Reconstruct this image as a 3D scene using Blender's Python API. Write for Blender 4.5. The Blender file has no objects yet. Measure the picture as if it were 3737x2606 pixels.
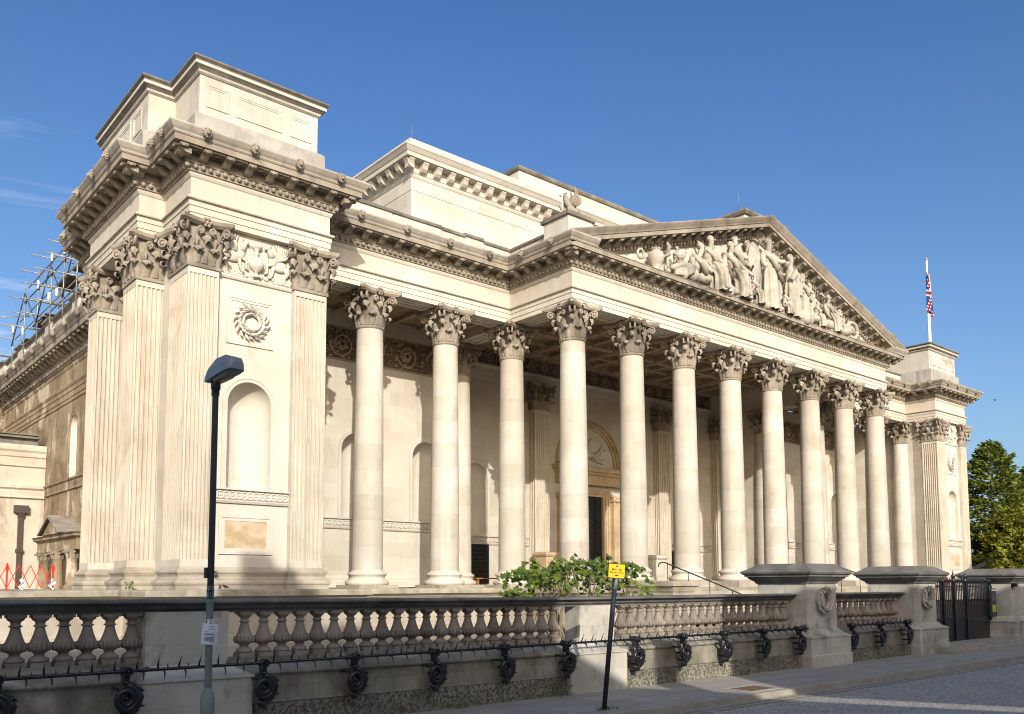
import bpy, math, random
import numpy as np
from mathutils import Vector, Matrix
random.seed(7); rnd = random.Random(11)
S = bpy.context.scene
COL = S.collection
PI = math.pi
cos, sin = math.cos, math.sin
D = bpy.data

# ------------------------------------------------------------------ helpers
class MB:
    def __init__(self): self.v = []; self.f = []; self.s = []
    def add(self, vs, fs, smooth=False):
        o = len(self.v); self.v += [tuple(p) for p in vs]
        for f in fs: self.f.append([i + o for i in f]); self.s.append(smooth)
    def box(self, x0, y0, z0, x1, y1, z1):
        v = [(x0,y0,z0),(x1,y0,z0),(x1,y1,z0),(x0,y1,z0),(x0,y0,z1),(x1,y0,z1),(x1,y1,z1),(x0,y1,z1)]
        self.add(v, [(0,3,2,1),(4,5,6,7),(0,1,5,4),(1,2,6,5),(2,3,7,6),(3,0,4,7)])
    def obox(self, c, ax, ay, az, hx, hy, hz):
        c, ax, ay, az = Vector(c), Vector(ax), Vector(ay), Vector(az); v = []
        for sz in (-1,1):
            for sx, sy in ((-1,-1),(1,-1),(1,1),(-1,1)): v.append(c + ax*hx*sx + ay*hy*sy + az*hz*sz)
        self.add(v, [(0,3,2,1),(4,5,6,7),(0,1,5,4),(1,2,6,5),(2,3,7,6),(3,0,4,7)])
    def prism(self, poly, z0, z1, cap=True):       # poly counter-clockwise in XY
        n = len(poly); v = [(x,y,z0) for x,y in poly] + [(x,y,z1) for x,y in poly]
        f = [(i,(i+1)%n,n+(i+1)%n,n+i) for i in range(n)]
        if cap: f += [tuple(range(n-1,-1,-1)), tuple(range(n,2*n))]
        self.add(v, f)
    def prism_xz(self, poly, y0, y1):              # poly in XZ, extruded along Y
        n = len(poly); v = [(x,y0,z) for x,z in poly] + [(x,y1,z) for x,z in poly]
        f = [(i,(i+1)%n,n+(i+1)%n,n+i) for i in range(n)] + [tuple(range(n-1,-1,-1)), tuple(range(n,2*n))]
        self.add(v, f)
    def prism_yz(self, poly, x0, x1):
        n = len(poly); v = [(x0,y,z) for y,z in poly] + [(x1,y,z) for y,z in poly]
        f = [(i,(i+1)%n,n+(i+1)%n,n+i) for i in range(n)] + [tuple(range(n-1,-1,-1)), tuple(range(n,2*n))]
        self.add(v, f)
    def lathe(self, prof, n=24, c=(0,0,0), smooth=True, a0=0, a1=2*PI, flat_at=()):
        full = abs(a1-a0-2*PI) < 1e-6; m = n if full else n+1; v = []
        for r, z in prof:
            for i in range(m):
                a = a0 + (a1-a0)*i/n; v.append((c[0]+r*cos(a), c[1]+r*sin(a), c[2]+z))
        f = []
        for j in range(len(prof)-1):
            for i in range(n):
                i2 = (i+1) % m if full else i+1
                f.append((j*m+i, j*m+i2, (j+1)*m+i2, (j+1)*m+i))
        self.add(v, f, smooth)
    def tube(self, pts, r, n=6, smooth=True, cap=True):
        pts = [Vector(p) for p in pts]; R = r if isinstance(r,(list,tuple)) else [r]*len(pts)
        up = Vector((0,0,1)); v = []; prev = None
        for i, p in enumerate(pts):
            t = (pts[min(i+1,len(pts)-1)] - pts[max(i-1,0)])
            t = t.normalized() if t.length > 1e-9 else Vector((0,0,1))
            if prev is None:
                a = up if abs(t.z) < .95 else Vector((1,0,0)); b = t.cross(a).normalized()
            else:
                b = prev - t*prev.dot(t); b = b.normalized() if b.length > 1e-6 else t.orthogonal().normalized()
            prev = b; c = t.cross(b)
            for k in range(n):
                a = 2*PI*k/n; v.append(p + (b*cos(a) + c*sin(a))*R[i])
        f = []
        for i in range(len(pts)-1):
            for k in range(n): f.append((i*n+k, i*n+(k+1)%n, (i+1)*n+(k+1)%n, (i+1)*n+k))
        self.add(v, f, smooth)
        if cap:
            o = len(self.v) - len(v)
            self.f.append([o+k for k in range(n-1,-1,-1)]); self.s.append(False)
            e = o + (len(pts)-1)*n; self.f.append([e+k for k in range(n)]); self.s.append(False)
    def ball(self, c, rx, ry=None, rz=None, n=8, m=6):
        ry = rx if ry is None else ry; rz = rx if rz is None else rz
        v = [(c[0],c[1],c[2]-rz)]; f = []
        for j in range(1,m):
            t = -PI/2 + PI*j/m
            for i in range(n): a = 2*PI*i/n; v.append((c[0]+rx*cos(t)*cos(a), c[1]+ry*cos(t)*sin(a), c[2]+rz*sin(t)))
        v.append((c[0],c[1],c[2]+rz)); L = len(v)-1
        for i in range(n): f.append((0,1+(i+1)%n,1+i)); f.append((L,L-n+i,L-n+(i+1)%n))
        for j in range(m-2):
            for i in range(n): f.append((1+j*n+i,1+j*n+(i+1)%n,1+(j+1)*n+(i+1)%n,1+(j+1)*n+i))
        self.add(v, f, True)
    def mould(self, path, prof, closed=False, cap=True):
        # profile (out,z) swept along a plan path heading so that outside is on the right-hand side
        n = len(path); P = [Vector(p) for p in path]; offs = []
        for i in range(n):
            d1 = (P[i]-P[i-1]) if (i > 0 or closed) else None
            d2 = (P[(i+1)%n]-P[i]) if (i < n-1 or closed) else None
            ns = [Vector((d.y,-d.x)).normalized() for d in (d1,d2) if d is not None]
            if len(ns) == 1: offs.append(ns[0])
            else:
                b = ns[0]+ns[1]; offs.append(b/(b.dot(ns[0])))
        m = len(prof); v = []
        for i in range(n):
            for o, z in prof: q = P[i]+offs[i]*o; v.append((q.x,q.y,z))
        f = []
        for i in range(n if closed else n-1):
            j = (i+1)%n
            for k in range(m-1): f.append((i*m+k, j*m+k, j*m+k+1, i*m+k+1))
        if cap and not closed:
            f.append(tuple(range(m))); f.append(tuple((n-1)*m+k for k in range(m-1,-1,-1)))
        self.add(v, f)
    def grid(self, nu, nv, fn, smooth=True):
        v = [fn(i/nu, j/nv) for j in range(nv+1) for i in range(nu+1)]
        self.add(v, [(j*(nu+1)+i, j*(nu+1)+i+1, (j+1)*(nu+1)+i+1, (j+1)*(nu+1)+i) for j in range(nv) for i in range(nu)], smooth)
    def merge(self, o, M):
        k = len(self.v); self.v += [tuple(M @ Vector(p)) for p in o.v]
        self.f += [[i+k for i in f] for f in o.f]; self.s += o.s
    def mesh(self, name):
        me = D.meshes.new(name); me.from_pydata(self.v, [], self.f)
        me.polygons.foreach_set('use_smooth', self.s); me.update(); return me
    def build(self, name, m, parent=None, loc=None, rot=None):
        return link(name, self.mesh(name), m, parent, loc, rot)

def link(name, me, m=None, parent=None, loc=None, rot=None):
    o = D.objects.new(name, me); COL.objects.link(o)
    if m is not None and not me.materials: me.materials.append(m)
    if loc: o.location = loc
    if rot: o.rotation_euler = rot
    if parent: o.parent = parent
    return o
def tag(o, label=None, cat=None, group=None, kind=None):
    for k, v in (('label',label),('category',cat),('group',group),('kind',kind)):
        if v: o[k] = v
    return o
def thing(name, label, cat, loc=(0,0,0), group=None, rot=None):
    o = D.objects.new(name, None); COL.objects.link(o); o.location = loc; o.empty_display_size = .3
    if rot: o.rotation_euler = rot
    return tag(o, label, cat, group)
def empty(name, parent, loc=(0,0,0)):
    o = D.objects.new(name, None); COL.objects.link(o); o.parent = parent; o.location = loc; o.empty_display_size = .2; return o
def skin(name, pts, edges, radii, m, parent=None, loc=None, rot=None, sub=2, scale=1.0, extra=None):
    me = D.meshes.new(name); me.from_pydata([tuple(Vector(p)*scale) for p in pts], edges, [])
    o = D.objects.new('tmp', me); COL.objects.link(o)
    md = o.modifiers.new('s','SKIN'); 
    for i, r in enumerate(radii):
        rr = r if isinstance(r,(tuple,list)) else (r,r)
        me.skin_vertices[0].data[i].radius = (rr[0]*scale, rr[1]*scale)
    me.skin_vertices[0].data[0].use_root = True
    o.modifiers.new('b','SUBSURF').levels = sub
    dg = bpy.context.evaluated_depsgraph_get(); me2 = D.meshes.new_from_object(o.evaluated_get(dg))
    D.objects.remove(o); me2.name = name
    for p in me2.polygons: p.use_smooth = True
    if extra:
        b = MB(); b.v = [tuple(v.co) for v in me2.vertices]; b.f = [list(p.vertices) for p in me2.polygons]; b.s = [True]*len(b.f)
        b.merge(extra, Matrix.Scale(scale,4)); me2 = b.mesh(name)
    return link(name, me2, m, parent, loc, rot)
def text_mesh(name, s, size, m, parent, M, extrude=.001, align='CENTER'):
    cu = D.curves.new(name,'FONT'); cu.body = s; cu.size = size; cu.align_x = align; cu.align_y = 'CENTER'; cu.extrude = extrude; cu.offset = size*.012
    o = D.objects.new('tmpt', cu); COL.objects.link(o)
    dg = bpy.context.evaluated_depsgraph_get(); me = D.meshes.new_from_object(o.evaluated_get(dg)); D.objects.remove(o)
    me.transform(M); me.materials.clear(); return link(name, me, m, parent)

# ------------------------------------------------------------------ materials
class NT:
    def __init__(self, name):
        self.m = D.materials.new(name); self.m.use_nodes = True; self.t = self.m.node_tree; self.t.nodes.clear()
        self.out = self.n('ShaderNodeOutputMaterial'); self.b = self.n('ShaderNodeBsdfPrincipled')
        self.l(self.b.outputs[0], self.out.inputs[0]); self.pos = self.n('ShaderNodeNewGeometry').outputs['Position']
    def n(self, ty, **k):
        x = self.t.nodes.new(ty)
        for a, v in k.items(): setattr(x, a, v)
        return x
    def l(self, a, b): self.t.links.new(a, b)
    def scale(self, v, s):
        x = self.n('ShaderNodeVectorMath', operation='MULTIPLY'); self.l(v, x.inputs[0]); x.inputs[1].default_value = s; return x.outputs[0]
    def noise(self, sc, det=4, vec=None, rough=.6, dist=0):
        x = self.n('ShaderNodeTexNoise'); x.inputs['Scale'].default_value = sc; x.inputs['Detail'].default_value = det
        x.inputs['Roughness'].default_value = rough; x.inputs['Distortion'].default_value = dist
        self.l(vec if vec is not None else self.pos, x.inputs['Vector']); return x.outputs['Fac']
    def ramp(self, f, a, b, lo=0., hi=1.):
        x = self.n('ShaderNodeMapRange'); x.clamp = True; self.l(f, x.inputs[0])
        x.inputs[1].default_value = a; x.inputs[2].default_value = b; x.inputs[3].default_value = lo; x.inputs[4].default_value = hi; return x.outputs[0]
    def mix(self, f, a, b, mode='MIX'):
        x = self.n('ShaderNodeMix', data_type='RGBA', blend_type=mode)
        for i, v in ((0,f),(6,a),(7,b)):
            if isinstance(v,(int,float)): x.inputs[i].default_value = v
            elif isinstance(v,tuple): x.inputs[i].default_value = (*v,1)
            else: self.l(v, x.inputs[i])
        return x.outputs[2]
    def math(self, op, a, b):
        x = self.n('ShaderNodeMath', operation=op)
        for i, v in ((0,a),(1,b)):
            if isinstance(v,(int,float)): x.inputs[i].default_value = v
            else: self.l(v, x.inputs[i])
        return x.outputs[0]
    def bump(self, h, st, dist=.02):
        x = self.n('ShaderNodeBump'); x.inputs['Strength'].default_value = st; x.inputs['Distance'].default_value = dist
        self.l(h, x.inputs['Height']); self.l(x.outputs[0], self.b.inputs['Normal'])
    def fin(self, col, rough=.85, spec=.3, metal=0):
        if isinstance(col, tuple): self.b.inputs['Base Color'].default_value = (*col,1)
        else: self.l(col, self.b.inputs['Base Color'])
        self.b.inputs['Roughness'].default_value = rough; self.b.inputs['Specular IOR Level'].default_value = spec; self.b.inputs['Metallic'].default_value = metal
        return self.m
def stone(name, light, dark, stain=None, st=(.55,.75), blotch=.35, streak=.35, joint=None, drum=None, bump=.25, grime=None, fine=9, jdark=.72, ovar=0):
    k = NT(name)
    n1 = k.noise(blotch, 5, dist=.6); n2 = k.noise(fine, 4)
    c = k.mix(k.ramp(n1,.35,.65), light, dark)
    c = k.mix(k.ramp(n2,.3,.75,0,.35), c, tuple(x*.82 for x in light))
    if streak:
        n3 = k.noise(1.0, 5, k.scale(k.pos,(2.6,2.6,.16)), .65)
        c = k.mix(k.ramp(n3,.52,.78,0,streak), c, tuple(x*.62 for x in dark))
    if stain:
        n4 = k.noise(.55, 5, k.scale(k.pos,(1,1,.75)), .62, .9)
        c = k.mix(k.ramp(n4,st[0],st[1],0,.85), c, stain)
    if grime:
        n5 = k.noise(1.7, 6, k.scale(k.pos,(1,1,.6)), .7, .4)
        c = k.mix(k.ramp(n5,grime[1],grime[2],0,grime[3]), c, grime[0])
    if ovar:
        oo = k.n('ShaderNodeObjectInfo'); c = k.mix(k.math('MULTIPLY', oo.outputs['Random'], ovar*1.5), c, tuple(x*.45 for x in dark))
    h = k.noise(26, 3)
    if joint or drum:
        sx = k.n('ShaderNodeSeparateXYZ'); k.l(k.pos, sx.inputs[0]); cb = k.n('ShaderNodeCombineXYZ')
        br = k.n('ShaderNodeTexBrick'); br.inputs['Scale'].default_value = 1
        br.inputs['Color1'].default_value = (1,1,1,1); br.inputs['Color2'].default_value = (.74,.715,.67,1); br.inputs['Mortar'].default_value = (jdark,jdark*.96,jdark*.9,1)
        if joint:
            k.l(k.math('ADD', sx.outputs[0], sx.outputs[1]), cb.inputs[0]); k.l(sx.outputs[2], cb.inputs[1])
            br.inputs['Brick Width'].default_value = joint[0]; br.inputs['Row Height'].default_value = joint[1]; br.inputs['Mortar Size'].default_value = joint[2]
        else:
            oi = k.n('ShaderNodeObjectInfo'); cb.inputs[0].default_value = .37
            k.l(k.math('MULTIPLY', oi.outputs['Random'], 97.), cb.inputs[0])
            k.l(k.math('ADD', sx.outputs[2], k.math('MULTIPLY', oi.outputs['Random'], .8)), cb.inputs[1])
            br.inputs['Brick Width'].default_value = 3.7; br.inputs['Row Height'].default_value = drum; br.inputs['Mortar Size'].default_value = .009
        br.inputs['Mortar Smooth'].default_value = .3; br.inputs['Bias'].default_value = -.15
        k.l(cb.outputs[0], br.inputs['Vector'])
        c = k.mix(.55 if joint else .62, c, br.outputs['Color'], 'MULTIPLY')
    k.bump(h, bump, .01)
    return k.fin(c, .88, .2)
def plain(name, col, rough=.6, spec=.4, metal=0, var=.25, sc=6, bump=0):
    k = NT(name); n = k.noise(sc, 4)
    c = k.mix(k.ramp(n,.3,.7), col, tuple(x*(1-var) for x in col))
    if bump: k.bump(k.noise(40,3), bump, .01)
    return k.fin(c, rough, spec, metal)

LT = (.59,.55,.48); DK = (.49,.445,.37); STAIN = (.40,.31,.20)
M_wall = stone('limestone_ashlar', LT, DK, STAIN, (.62,.82), .4, .3, joint=(1.5,.62,.006))
M_plainstone = stone('limestone_smooth', LT, DK, STAIN, (.60,.78), .5, .3)
M_shaft = stone('limestone_shaft', (.58,.545,.48), (.46,.42,.35), (.37,.315,.235), (.57,.77), .7, .55, drum=.97, ovar=.14)
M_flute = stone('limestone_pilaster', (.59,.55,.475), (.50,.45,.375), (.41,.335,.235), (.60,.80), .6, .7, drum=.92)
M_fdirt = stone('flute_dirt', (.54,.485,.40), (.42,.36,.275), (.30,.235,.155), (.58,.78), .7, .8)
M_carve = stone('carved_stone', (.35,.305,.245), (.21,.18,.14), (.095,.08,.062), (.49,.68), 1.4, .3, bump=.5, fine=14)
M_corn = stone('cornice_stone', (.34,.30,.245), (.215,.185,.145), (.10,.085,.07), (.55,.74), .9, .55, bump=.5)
M_gut = stone('gutter_stone', (.45,.415,.36), (.31,.28,.235), (.13,.115,.095), (.55,.74), 1.1, .6, bump=.4, joint=(1.4,9.,.008))
M_ent = stone('entablature_stone', (.60,.56,.49), (.51,.46,.385), (.42,.325,.215), (.60,.80), .45, .5, joint=(2.2,3.0,.005))
M_attic = stone('attic_stone', (.59,.56,.50), (.49,.455,.39), (.28,.255,.215), (.56,.76), .6, .6, joint=(1.9,5.0,.005))
M_aplinth = stone('grey_attic_plinth', (.44,.42,.385), (.29,.275,.25), (.17,.16,.145), (.5,.7), .8, .9, joint=(1.9,5.0,.006))
M_upper = stone('clerestory_stone', (.57,.54,.48), (.49,.455,.395), (.38,.325,.25), (.6,.85), .3, .25, joint=(1.8,.7,.006))
M_sculpt = stone('statuary_stone', (.46,.425,.365), (.31,.28,.235), (.13,.115,.09), (.50,.68), 1.2, .35, bump=.3)
M_lead = stone('weathered_coping', (.20,.185,.16), (.11,.10,.09), (.30,.28,.23), (.5,.75), 1.2, .4, bump=.6)
M_dirty = stone('soot_stained_ashlar', (.37,.29,.19), (.19,.145,.095), (.56,.49,.38), (.56,.62), .45, .7, joint=(1.1,.5,.012), grime=((.055,.042,.03),.53,.72,.85))
M_annex = stone('annex_ashlar', (.56,.51,.42), (.46,.40,.315), (.27,.21,.14), (.56,.72), .5, .9, joint=(.95,.37,.007), jdark=.8)
M_podium = stone('podium_stone', (.47,.425,.35), (.36,.315,.25), (.20,.17,.13), (.52,.74), .8, .5, joint=(1.6,3.,.006), bump=.4)
M_nose = stone('lichened_nosing', (.43,.39,.31), (.25,.225,.165), (.11,.105,.075), (.50,.68), 1.3, .6, bump=.5, fine=14)
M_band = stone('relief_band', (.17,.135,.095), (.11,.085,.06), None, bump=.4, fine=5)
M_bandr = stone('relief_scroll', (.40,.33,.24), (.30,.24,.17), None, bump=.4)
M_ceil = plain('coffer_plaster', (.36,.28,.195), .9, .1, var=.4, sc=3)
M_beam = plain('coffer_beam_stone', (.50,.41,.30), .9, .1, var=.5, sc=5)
M_bal = stone('baluster_stone', (.44,.375,.305), (.29,.245,.20), (.125,.11,.095), (.48,.68), 1.5, .9, bump=.5, fine=16, ovar=.35)
M_pier = stone('pier_stone', (.60,.565,.49), (.47,.44,.375), (.21,.205,.165), (.52,.68), 1.6, .9, bump=.4, fine=12, joint=(1.45,.74,.007), grime=((.12,.12,.08),.53,.70,.7))
M_cap = stone('sooty_cap_stone', (.20,.19,.17), (.095,.09,.08), (.40,.38,.33), (.62,.75), 2.2, .3, bump=.6, fine=20)
M_plinth = stone('mossy_plinth_stone', (.37,.34,.27), (.19,.178,.135), (.55,.51,.40), (.57,.68), 1.4, 1.0, bump=.5, fine=14, joint=(1.25,.335,.007), grime=((.10,.10,.075),.48,.72,.8))
def vermic():
    k = NT('vermiculated_block'); v = k.n('ShaderNodeTexVoronoi'); v.inputs['Scale'].default_value = 27; v.feature = 'SMOOTH_F1'
    w = k.noise(9, 2); mx = k.n('ShaderNodeVectorMath', operation='ADD')
    k.l(k.pos, mx.inputs[0]); cc = k.n('ShaderNodeCombineXYZ'); k.l(w, cc.inputs[0]); k.l(w, cc.inputs[2]); k.l(k.scale(cc.outputs[0],(.12,.12,.12)), mx.inputs[1]); k.l(mx.outputs[0], v.inputs['Vector'])
    n = k.noise(1.2, 5)
    c = k.mix(k.ramp(n,.35,.65), (.36,.33,.26), (.19,.175,.135)); c = k.mix(k.ramp(v.outputs['Distance'],.30,.55), c, (.10,.092,.07)); gr = k.noise(1.1,5); c = k.mix(k.ramp(gr,.5,.68,0,.8), c, (.09,.09,.065))
    k.bump(v.outputs['Distance'], -.9, .05); return k.fin(c, .9, .2)
M_verm = vermic()
M_iron = plain('black_painted_iron', (.012,.013,.016), .28, .6, 0, .4, 12, .15)
M_pole = plain('black_pole_paint', (.018,.021,.027), .45, .5)
M_galv = plain('galvanised_steel', (.20,.225,.235), .55, .4, .2, .25, 10)
M_lampgrey = plain('lantern_grey', (.25,.285,.34), .5, .4, .1, .2)
M_bronze = plain('bronze_door', (.03,.027,.02), .45, .5, .4, .5, 8)
M_grille = plain('bronze_grille', (.028,.027,.024), .5, .5, .3, .4)
M_dark = plain('dark_interior', (.01,.01,.01), .9, .1)
M_red = plain('red_plastic', (.62,.03,.02), .4, .5, 0, .15)
M_white = plain('white_paint', (.78,.77,.74), .5, .4, 0, .06)
M_paper = plain('white_paper', (.74,.75,.80), .7, .3, 0, .05)
M_ink = plain('printed_ink', (.02,.02,.025), .6, .3)
M_inkgrey = plain('faded_print', (.30,.31,.36), .7, .3)
M_yellow = plain('yellow_sign', (.78,.50,.015), .45, .5, 0, .05)
M_lime = plain('lime_notice', (.55,.65,.04), .6, .4)
M_green = plain('green_sticker', (.16,.30,.27), .5, .4)
M_tube = plain('scaffold_steel', (.33,.34,.31), .45, .5, .4, .5, 5)
M_tubed = plain('scaffold_steel_dark', (.10,.10,.10), .5, .5, .3, .4, 5)
M_rust = plain('rusty_coupler', (.28,.13,.05), .7, .3)
M_board = plain('scaffold_board', (.15,.12,.085), .8, .2, 0, .4, 4)
M_pipe = plain('brown_downpipe', (.075,.055,.045), .5, .4, 0, .3)
M_orange = plain('orange_wood', (.36,.15,.045), .6, .3)
M_blue = plain('blue_board', (.06,.085,.14), .5, .4)
M_flagred = plain('flag_red', (.30,.02,.025), .8, .2); M_flagblue = plain('flag_blue', (.022,.05,.19), .8, .2); M_flagwhite = plain('flag_white', (.55,.55,.54), .8, .2)
M_maroon = plain('maroon_cloth', (.25,.02,.025), .8, .2)
M_bark = plain('bark', (.10,.075,.05), .9, .1, 0, .4, 8, .4)
M_stem = plain('pale_branch', (.30,.25,.18), .85, .2, 0, .35, 9)
def leafmat(name, a, b, rough=.55, tr=.35, sc=1.2):
    k = NT(name); oi = k.noise(sc, 3); n2 = k.noise(sc*9, 2)
    c = k.mix(k.ramp(oi,.35,.65), a, b); ge = k.n('ShaderNodeNewGeometry'); c = k.mix(k.ramp(ge.outputs['Random Per Island'],.3,1,0,.75), c, tuple(x*y for x,y in zip(a,(2.3,1.75,1.2)))); c = k.mix(k.ramp(ge.outputs['Random Per Island'],.0,.3,.7,0), c, tuple(x*.4 for x in b)); c = k.mix(k.ramp(n2,.35,.65,0,.6), c, tuple(x*1.5 for x in a))
    t = k.n('ShaderNodeBsdfTranslucent'); k.l(c, t.inputs[0]); ms = k.n('ShaderNodeMixShader'); ms.inputs[0].default_value = tr
    k.fin(c, rough, .35); k.l(k.b.outputs[0], ms.inputs[1]); k.l(t.outputs[0], ms.inputs[2]); k.l(ms.outputs[0], k.out.inputs[0]); return k.m
M_fig = leafmat('fig_leaf', (.075,.125,.014), (.03,.06,.01), .4, .28, 2.5)
M_yew = leafmat('conifer_foliage', (.10,.135,.02), (.06,.085,.014), .7, .3, .5)
M_yew2 = leafmat('conifer_foliage_light', (.17,.19,.025), (.10,.125,.018), .7, .3, .5)
M_grass = leafmat('grass_blades', (.07,.12,.02), (.05,.08,.015), .7, .3, 6)
def asphalt():
    k = NT('asphalt'); v = k.n('ShaderNodeTexVoronoi'); v.inputs['Scale'].default_value = 40; k.l(k.pos, v.inputs['Vector'])
    sep = k.n('ShaderNodeSeparateColor'); k.l(v.outputs['Color'], sep.inputs[0])
    n = k.noise(.35, 6, None, .65, 1.2); c = k.mix(k.ramp(n,.38,.62), (.25,.232,.212), (.195,.183,.17))
    c = k.mix(k.ramp(sep.outputs[0],.35,1.,0,.95), c, (.55,.50,.44)); k.bump(v.outputs['Distance'], .6, .012); return k.fin(c, .8, .3)
M_asph = asphalt()
def paving():
    k = NT('paving_slabs'); br = k.n('ShaderNodeTexBrick'); br.inputs['Scale'].default_value = 1; k.l(k.pos, br.inputs['Vector'])
    br.inputs['Brick Width'].default_value = .9; br.inputs['Row Height'].default_value = .62; br.inputs['Mortar Size'].default_value = .009
    br.inputs['Color1'].default_value = (.33,.30,.25,1); br.inputs['Color2'].default_value = (.41,.375,.315,1); br.inputs['Mortar'].default_value = (.14,.13,.11,1)
    n = k.noise(2.2, 6); c = k.mix(k.ramp(n,.35,.7,.15,.6), br.outputs['Color'], (.27,.255,.225)); k.bump(k.noise(60,2), .3, .006); return k.fin(c, .85, .25)
M_pave = paving()
M_kerb = stone('kerb_granite', (.42,.385,.32), (.30,.28,.235), None, blotch=2, streak=0, bump=.4, fine=40, joint=(.9,9,.012))
M_gravel = plain('forecourt_gravel', (.36,.32,.26), .95, .1, 0, .35, 20, .5)
M_lineY = plain('worn_yellow_line', (.30,.25,.13), .8, .2, 0, .5, 14)
M_house = stone('house_stucco', (.80,.75,.66), (.74,.69,.60), None, streak=.1)
M_slate = plain('roof_slate', (.07,.07,.075), .7, .3, 0, .4, 6)
M_lens = plain('lamp_lens', (.30,.28,.22), .15, .6, 0, .3); M_glass = plain('window_glass', (.02,.025,.03), .08, .7)

# ------------------------------------------------------------------ camera, sun, sky
cam = D.objects.new('camera', D.cameras.new('camera')); COL.objects.link(cam); S.camera = cam
yaw, pit, rol = math.radians(-40.492), math.radians(4.773), math.radians(-.138)
R0 = Vector((cos(yaw), sin(yaw), 0)); FH = Vector((-sin(yaw), cos(yaw), 0))
Fw = FH*cos(pit) + Vector((0,0,sin(pit))); U0 = -FH*sin(pit) + Vector((0,0,cos(pit)))
Rx = R0*cos(rol) + U0*sin(rol); Ux = -R0*sin(rol) + U0*cos(rol)
CAM = Vector((-24.922,-29.189,.011))
cam.matrix_world = Matrix(((Rx.x,Ux.x,-Fw.x,CAM.x),(Rx.y,Ux.y,-Fw.y,CAM.y),(Rx.z,Ux.z,-Fw.z,CAM.z),(0,0,0,1)))
cam.data.sensor_width = 36; cam.data.lens = 3193.16/3737*36; cam.data.shift_y = 563.23/3737; cam.data.clip_end = 2000; cam.data.clip_start = .1
SK, SM = .54, .475                                   # sunlight travels along (SK, 1, -SM)
sl = D.lights.new('sun','SUN'); sl.energy = 4.35; sl.angle = math.radians(.53); sl.color = (1,.94,.85)
so = D.objects.new('sun', sl); COL.objects.link(so); so.rotation_euler = Vector((SK,1,-SM)).to_track_quat('-Z','Y').to_euler()
elev = math.atan(SM/math.hypot(SK,1))
W = D.worlds.new('World'); S.world = W; W.use_nodes = True; wt = W.node_tree; wt.nodes.clear()
wo = wt.nodes.new('ShaderNodeOutputWorld'); bg = wt.nodes.new('ShaderNodeBackground'); sky = wt.nodes.new('ShaderNodeTexSky')
sky.sky_type = 'NISHITA'; sky.sun_disc = False; sky.sun_elevation = elev; sky.sun_rotation = math.atan2(-SK,-1); sky.air_density = 1.0; sky.dust_density = 2.7; sky.ozone_density = 3
bg.inputs[1].default_value = .15
def wn(t): return wt.nodes.new(t)
tc = wn('ShaderNodeTexCoord'); mp = wn('ShaderNodeMapping'); mp.inputs['Scale'].default_value = (2.2,2.2,14); mp.inputs['Rotation'].default_value = (.06,-.05,0)
wt.links.new(tc.outputs['Generated'], mp.inputs[0]); nz = wn('ShaderNodeTexNoise'); nz.inputs['Scale'].default_value = 1.7; nz.inputs['Detail'].default_value = 7; nz.inputs['Roughness'].default_value = .6; nz.inputs['Distortion'].default_value = .5
wt.links.new(mp.outputs[0], nz.inputs['Vector']); mr = wn('ShaderNodeMapRange'); mr.inputs[1].default_value = .54; mr.inputs[2].default_value = .74; mr.inputs[4].default_value = .5; wt.links.new(nz.outputs[0], mr.inputs[0])
# wisps of cirrus only in the part of the sky to the left (north-west) and low
dp = wn('ShaderNodeVectorMath'); dp.operation = 'DOT_PRODUCT'; dp.inputs[1].default_value = Vector((.16,.955,.25)).normalized(); wt.links.new(tc.outputs['Generated'], dp.inputs[0])
m2 = wn('ShaderNodeMapRange'); m2.inputs[1].default_value = .972; m2.inputs[2].default_value = .998; wt.links.new(dp.outputs['Value'], m2.inputs[0])
mu = wn('ShaderNodeMath'); mu.operation = 'MULTIPLY'; wt.links.new(mr.outputs[0], mu.inputs[0]); wt.links.new(m2.outputs[0], mu.inputs[1])
tint = wn('ShaderNodeMix'); tint.data_type = 'RGBA'; tint.blend_type = 'MULTIPLY'; tint.inputs[0].default_value = 1; wt.links.new(sky.outputs[0], tint.inputs[6])
sd = wn('ShaderNodeVectorMath'); sd.operation = 'DOT_PRODUCT'; sd.inputs[1].default_value = Vector((-SK,-1,SM)).normalized(); wt.links.new(tc.outputs['Generated'], sd.inputs[0])
sr = wn('ShaderNodeMapRange'); sr.interpolation_type = 'SMOOTHSTEP'; sr.inputs[1].default_value = -.35; sr.inputs[2].default_value = .65; wt.links.new(sd.outputs['Value'], sr.inputs[0])
tm = wn('ShaderNodeMix'); tm.data_type = 'RGBA';  tm.inputs[7].default_value = (1.62,1.48,1.30,1); wt.links.new(sr.outputs[0], tm.inputs[0])
sz = wn('ShaderNodeSeparateXYZ'); wt.links.new(tc.outputs['Generated'], sz.inputs[0]); hz = wn('ShaderNodeMapRange'); hz.inputs[1].default_value = .12; hz.inputs[2].default_value = .62; wt.links.new(sz.outputs[2], hz.inputs[0])
th = wn('ShaderNodeMix'); th.data_type = 'RGBA'; th.inputs[6].default_value = (.88,.97,1.06,1); th.inputs[7].default_value = (.45,.72,1.02,1); wt.links.new(hz.outputs[0], th.inputs[0]); wt.links.new(th.outputs[2], tm.inputs[6])
wt.links.new(tm.outputs[2], tint.inputs[7])
mxw = wn('ShaderNodeMix'); mxw.data_type = 'RGBA'; wt.links.new(mu.outputs[0], mxw.inputs[0]); wt.links.new(tint.outputs[2], mxw.inputs[6]); mxw.inputs[7].default_value = (5.5,5.9,6.4,1)
wt.links.new(mxw.outputs[2], bg.inputs[0]); wt.links.new(bg.outputs[0], wo.inputs[0])
S.cycles.filter_width = 1.05
S.view_settings.view_transform = 'Standard'; S.view_settings.look = 'None'; S.view_settings.exposure = 0.15; S.view_settings.gamma = 1

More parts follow.
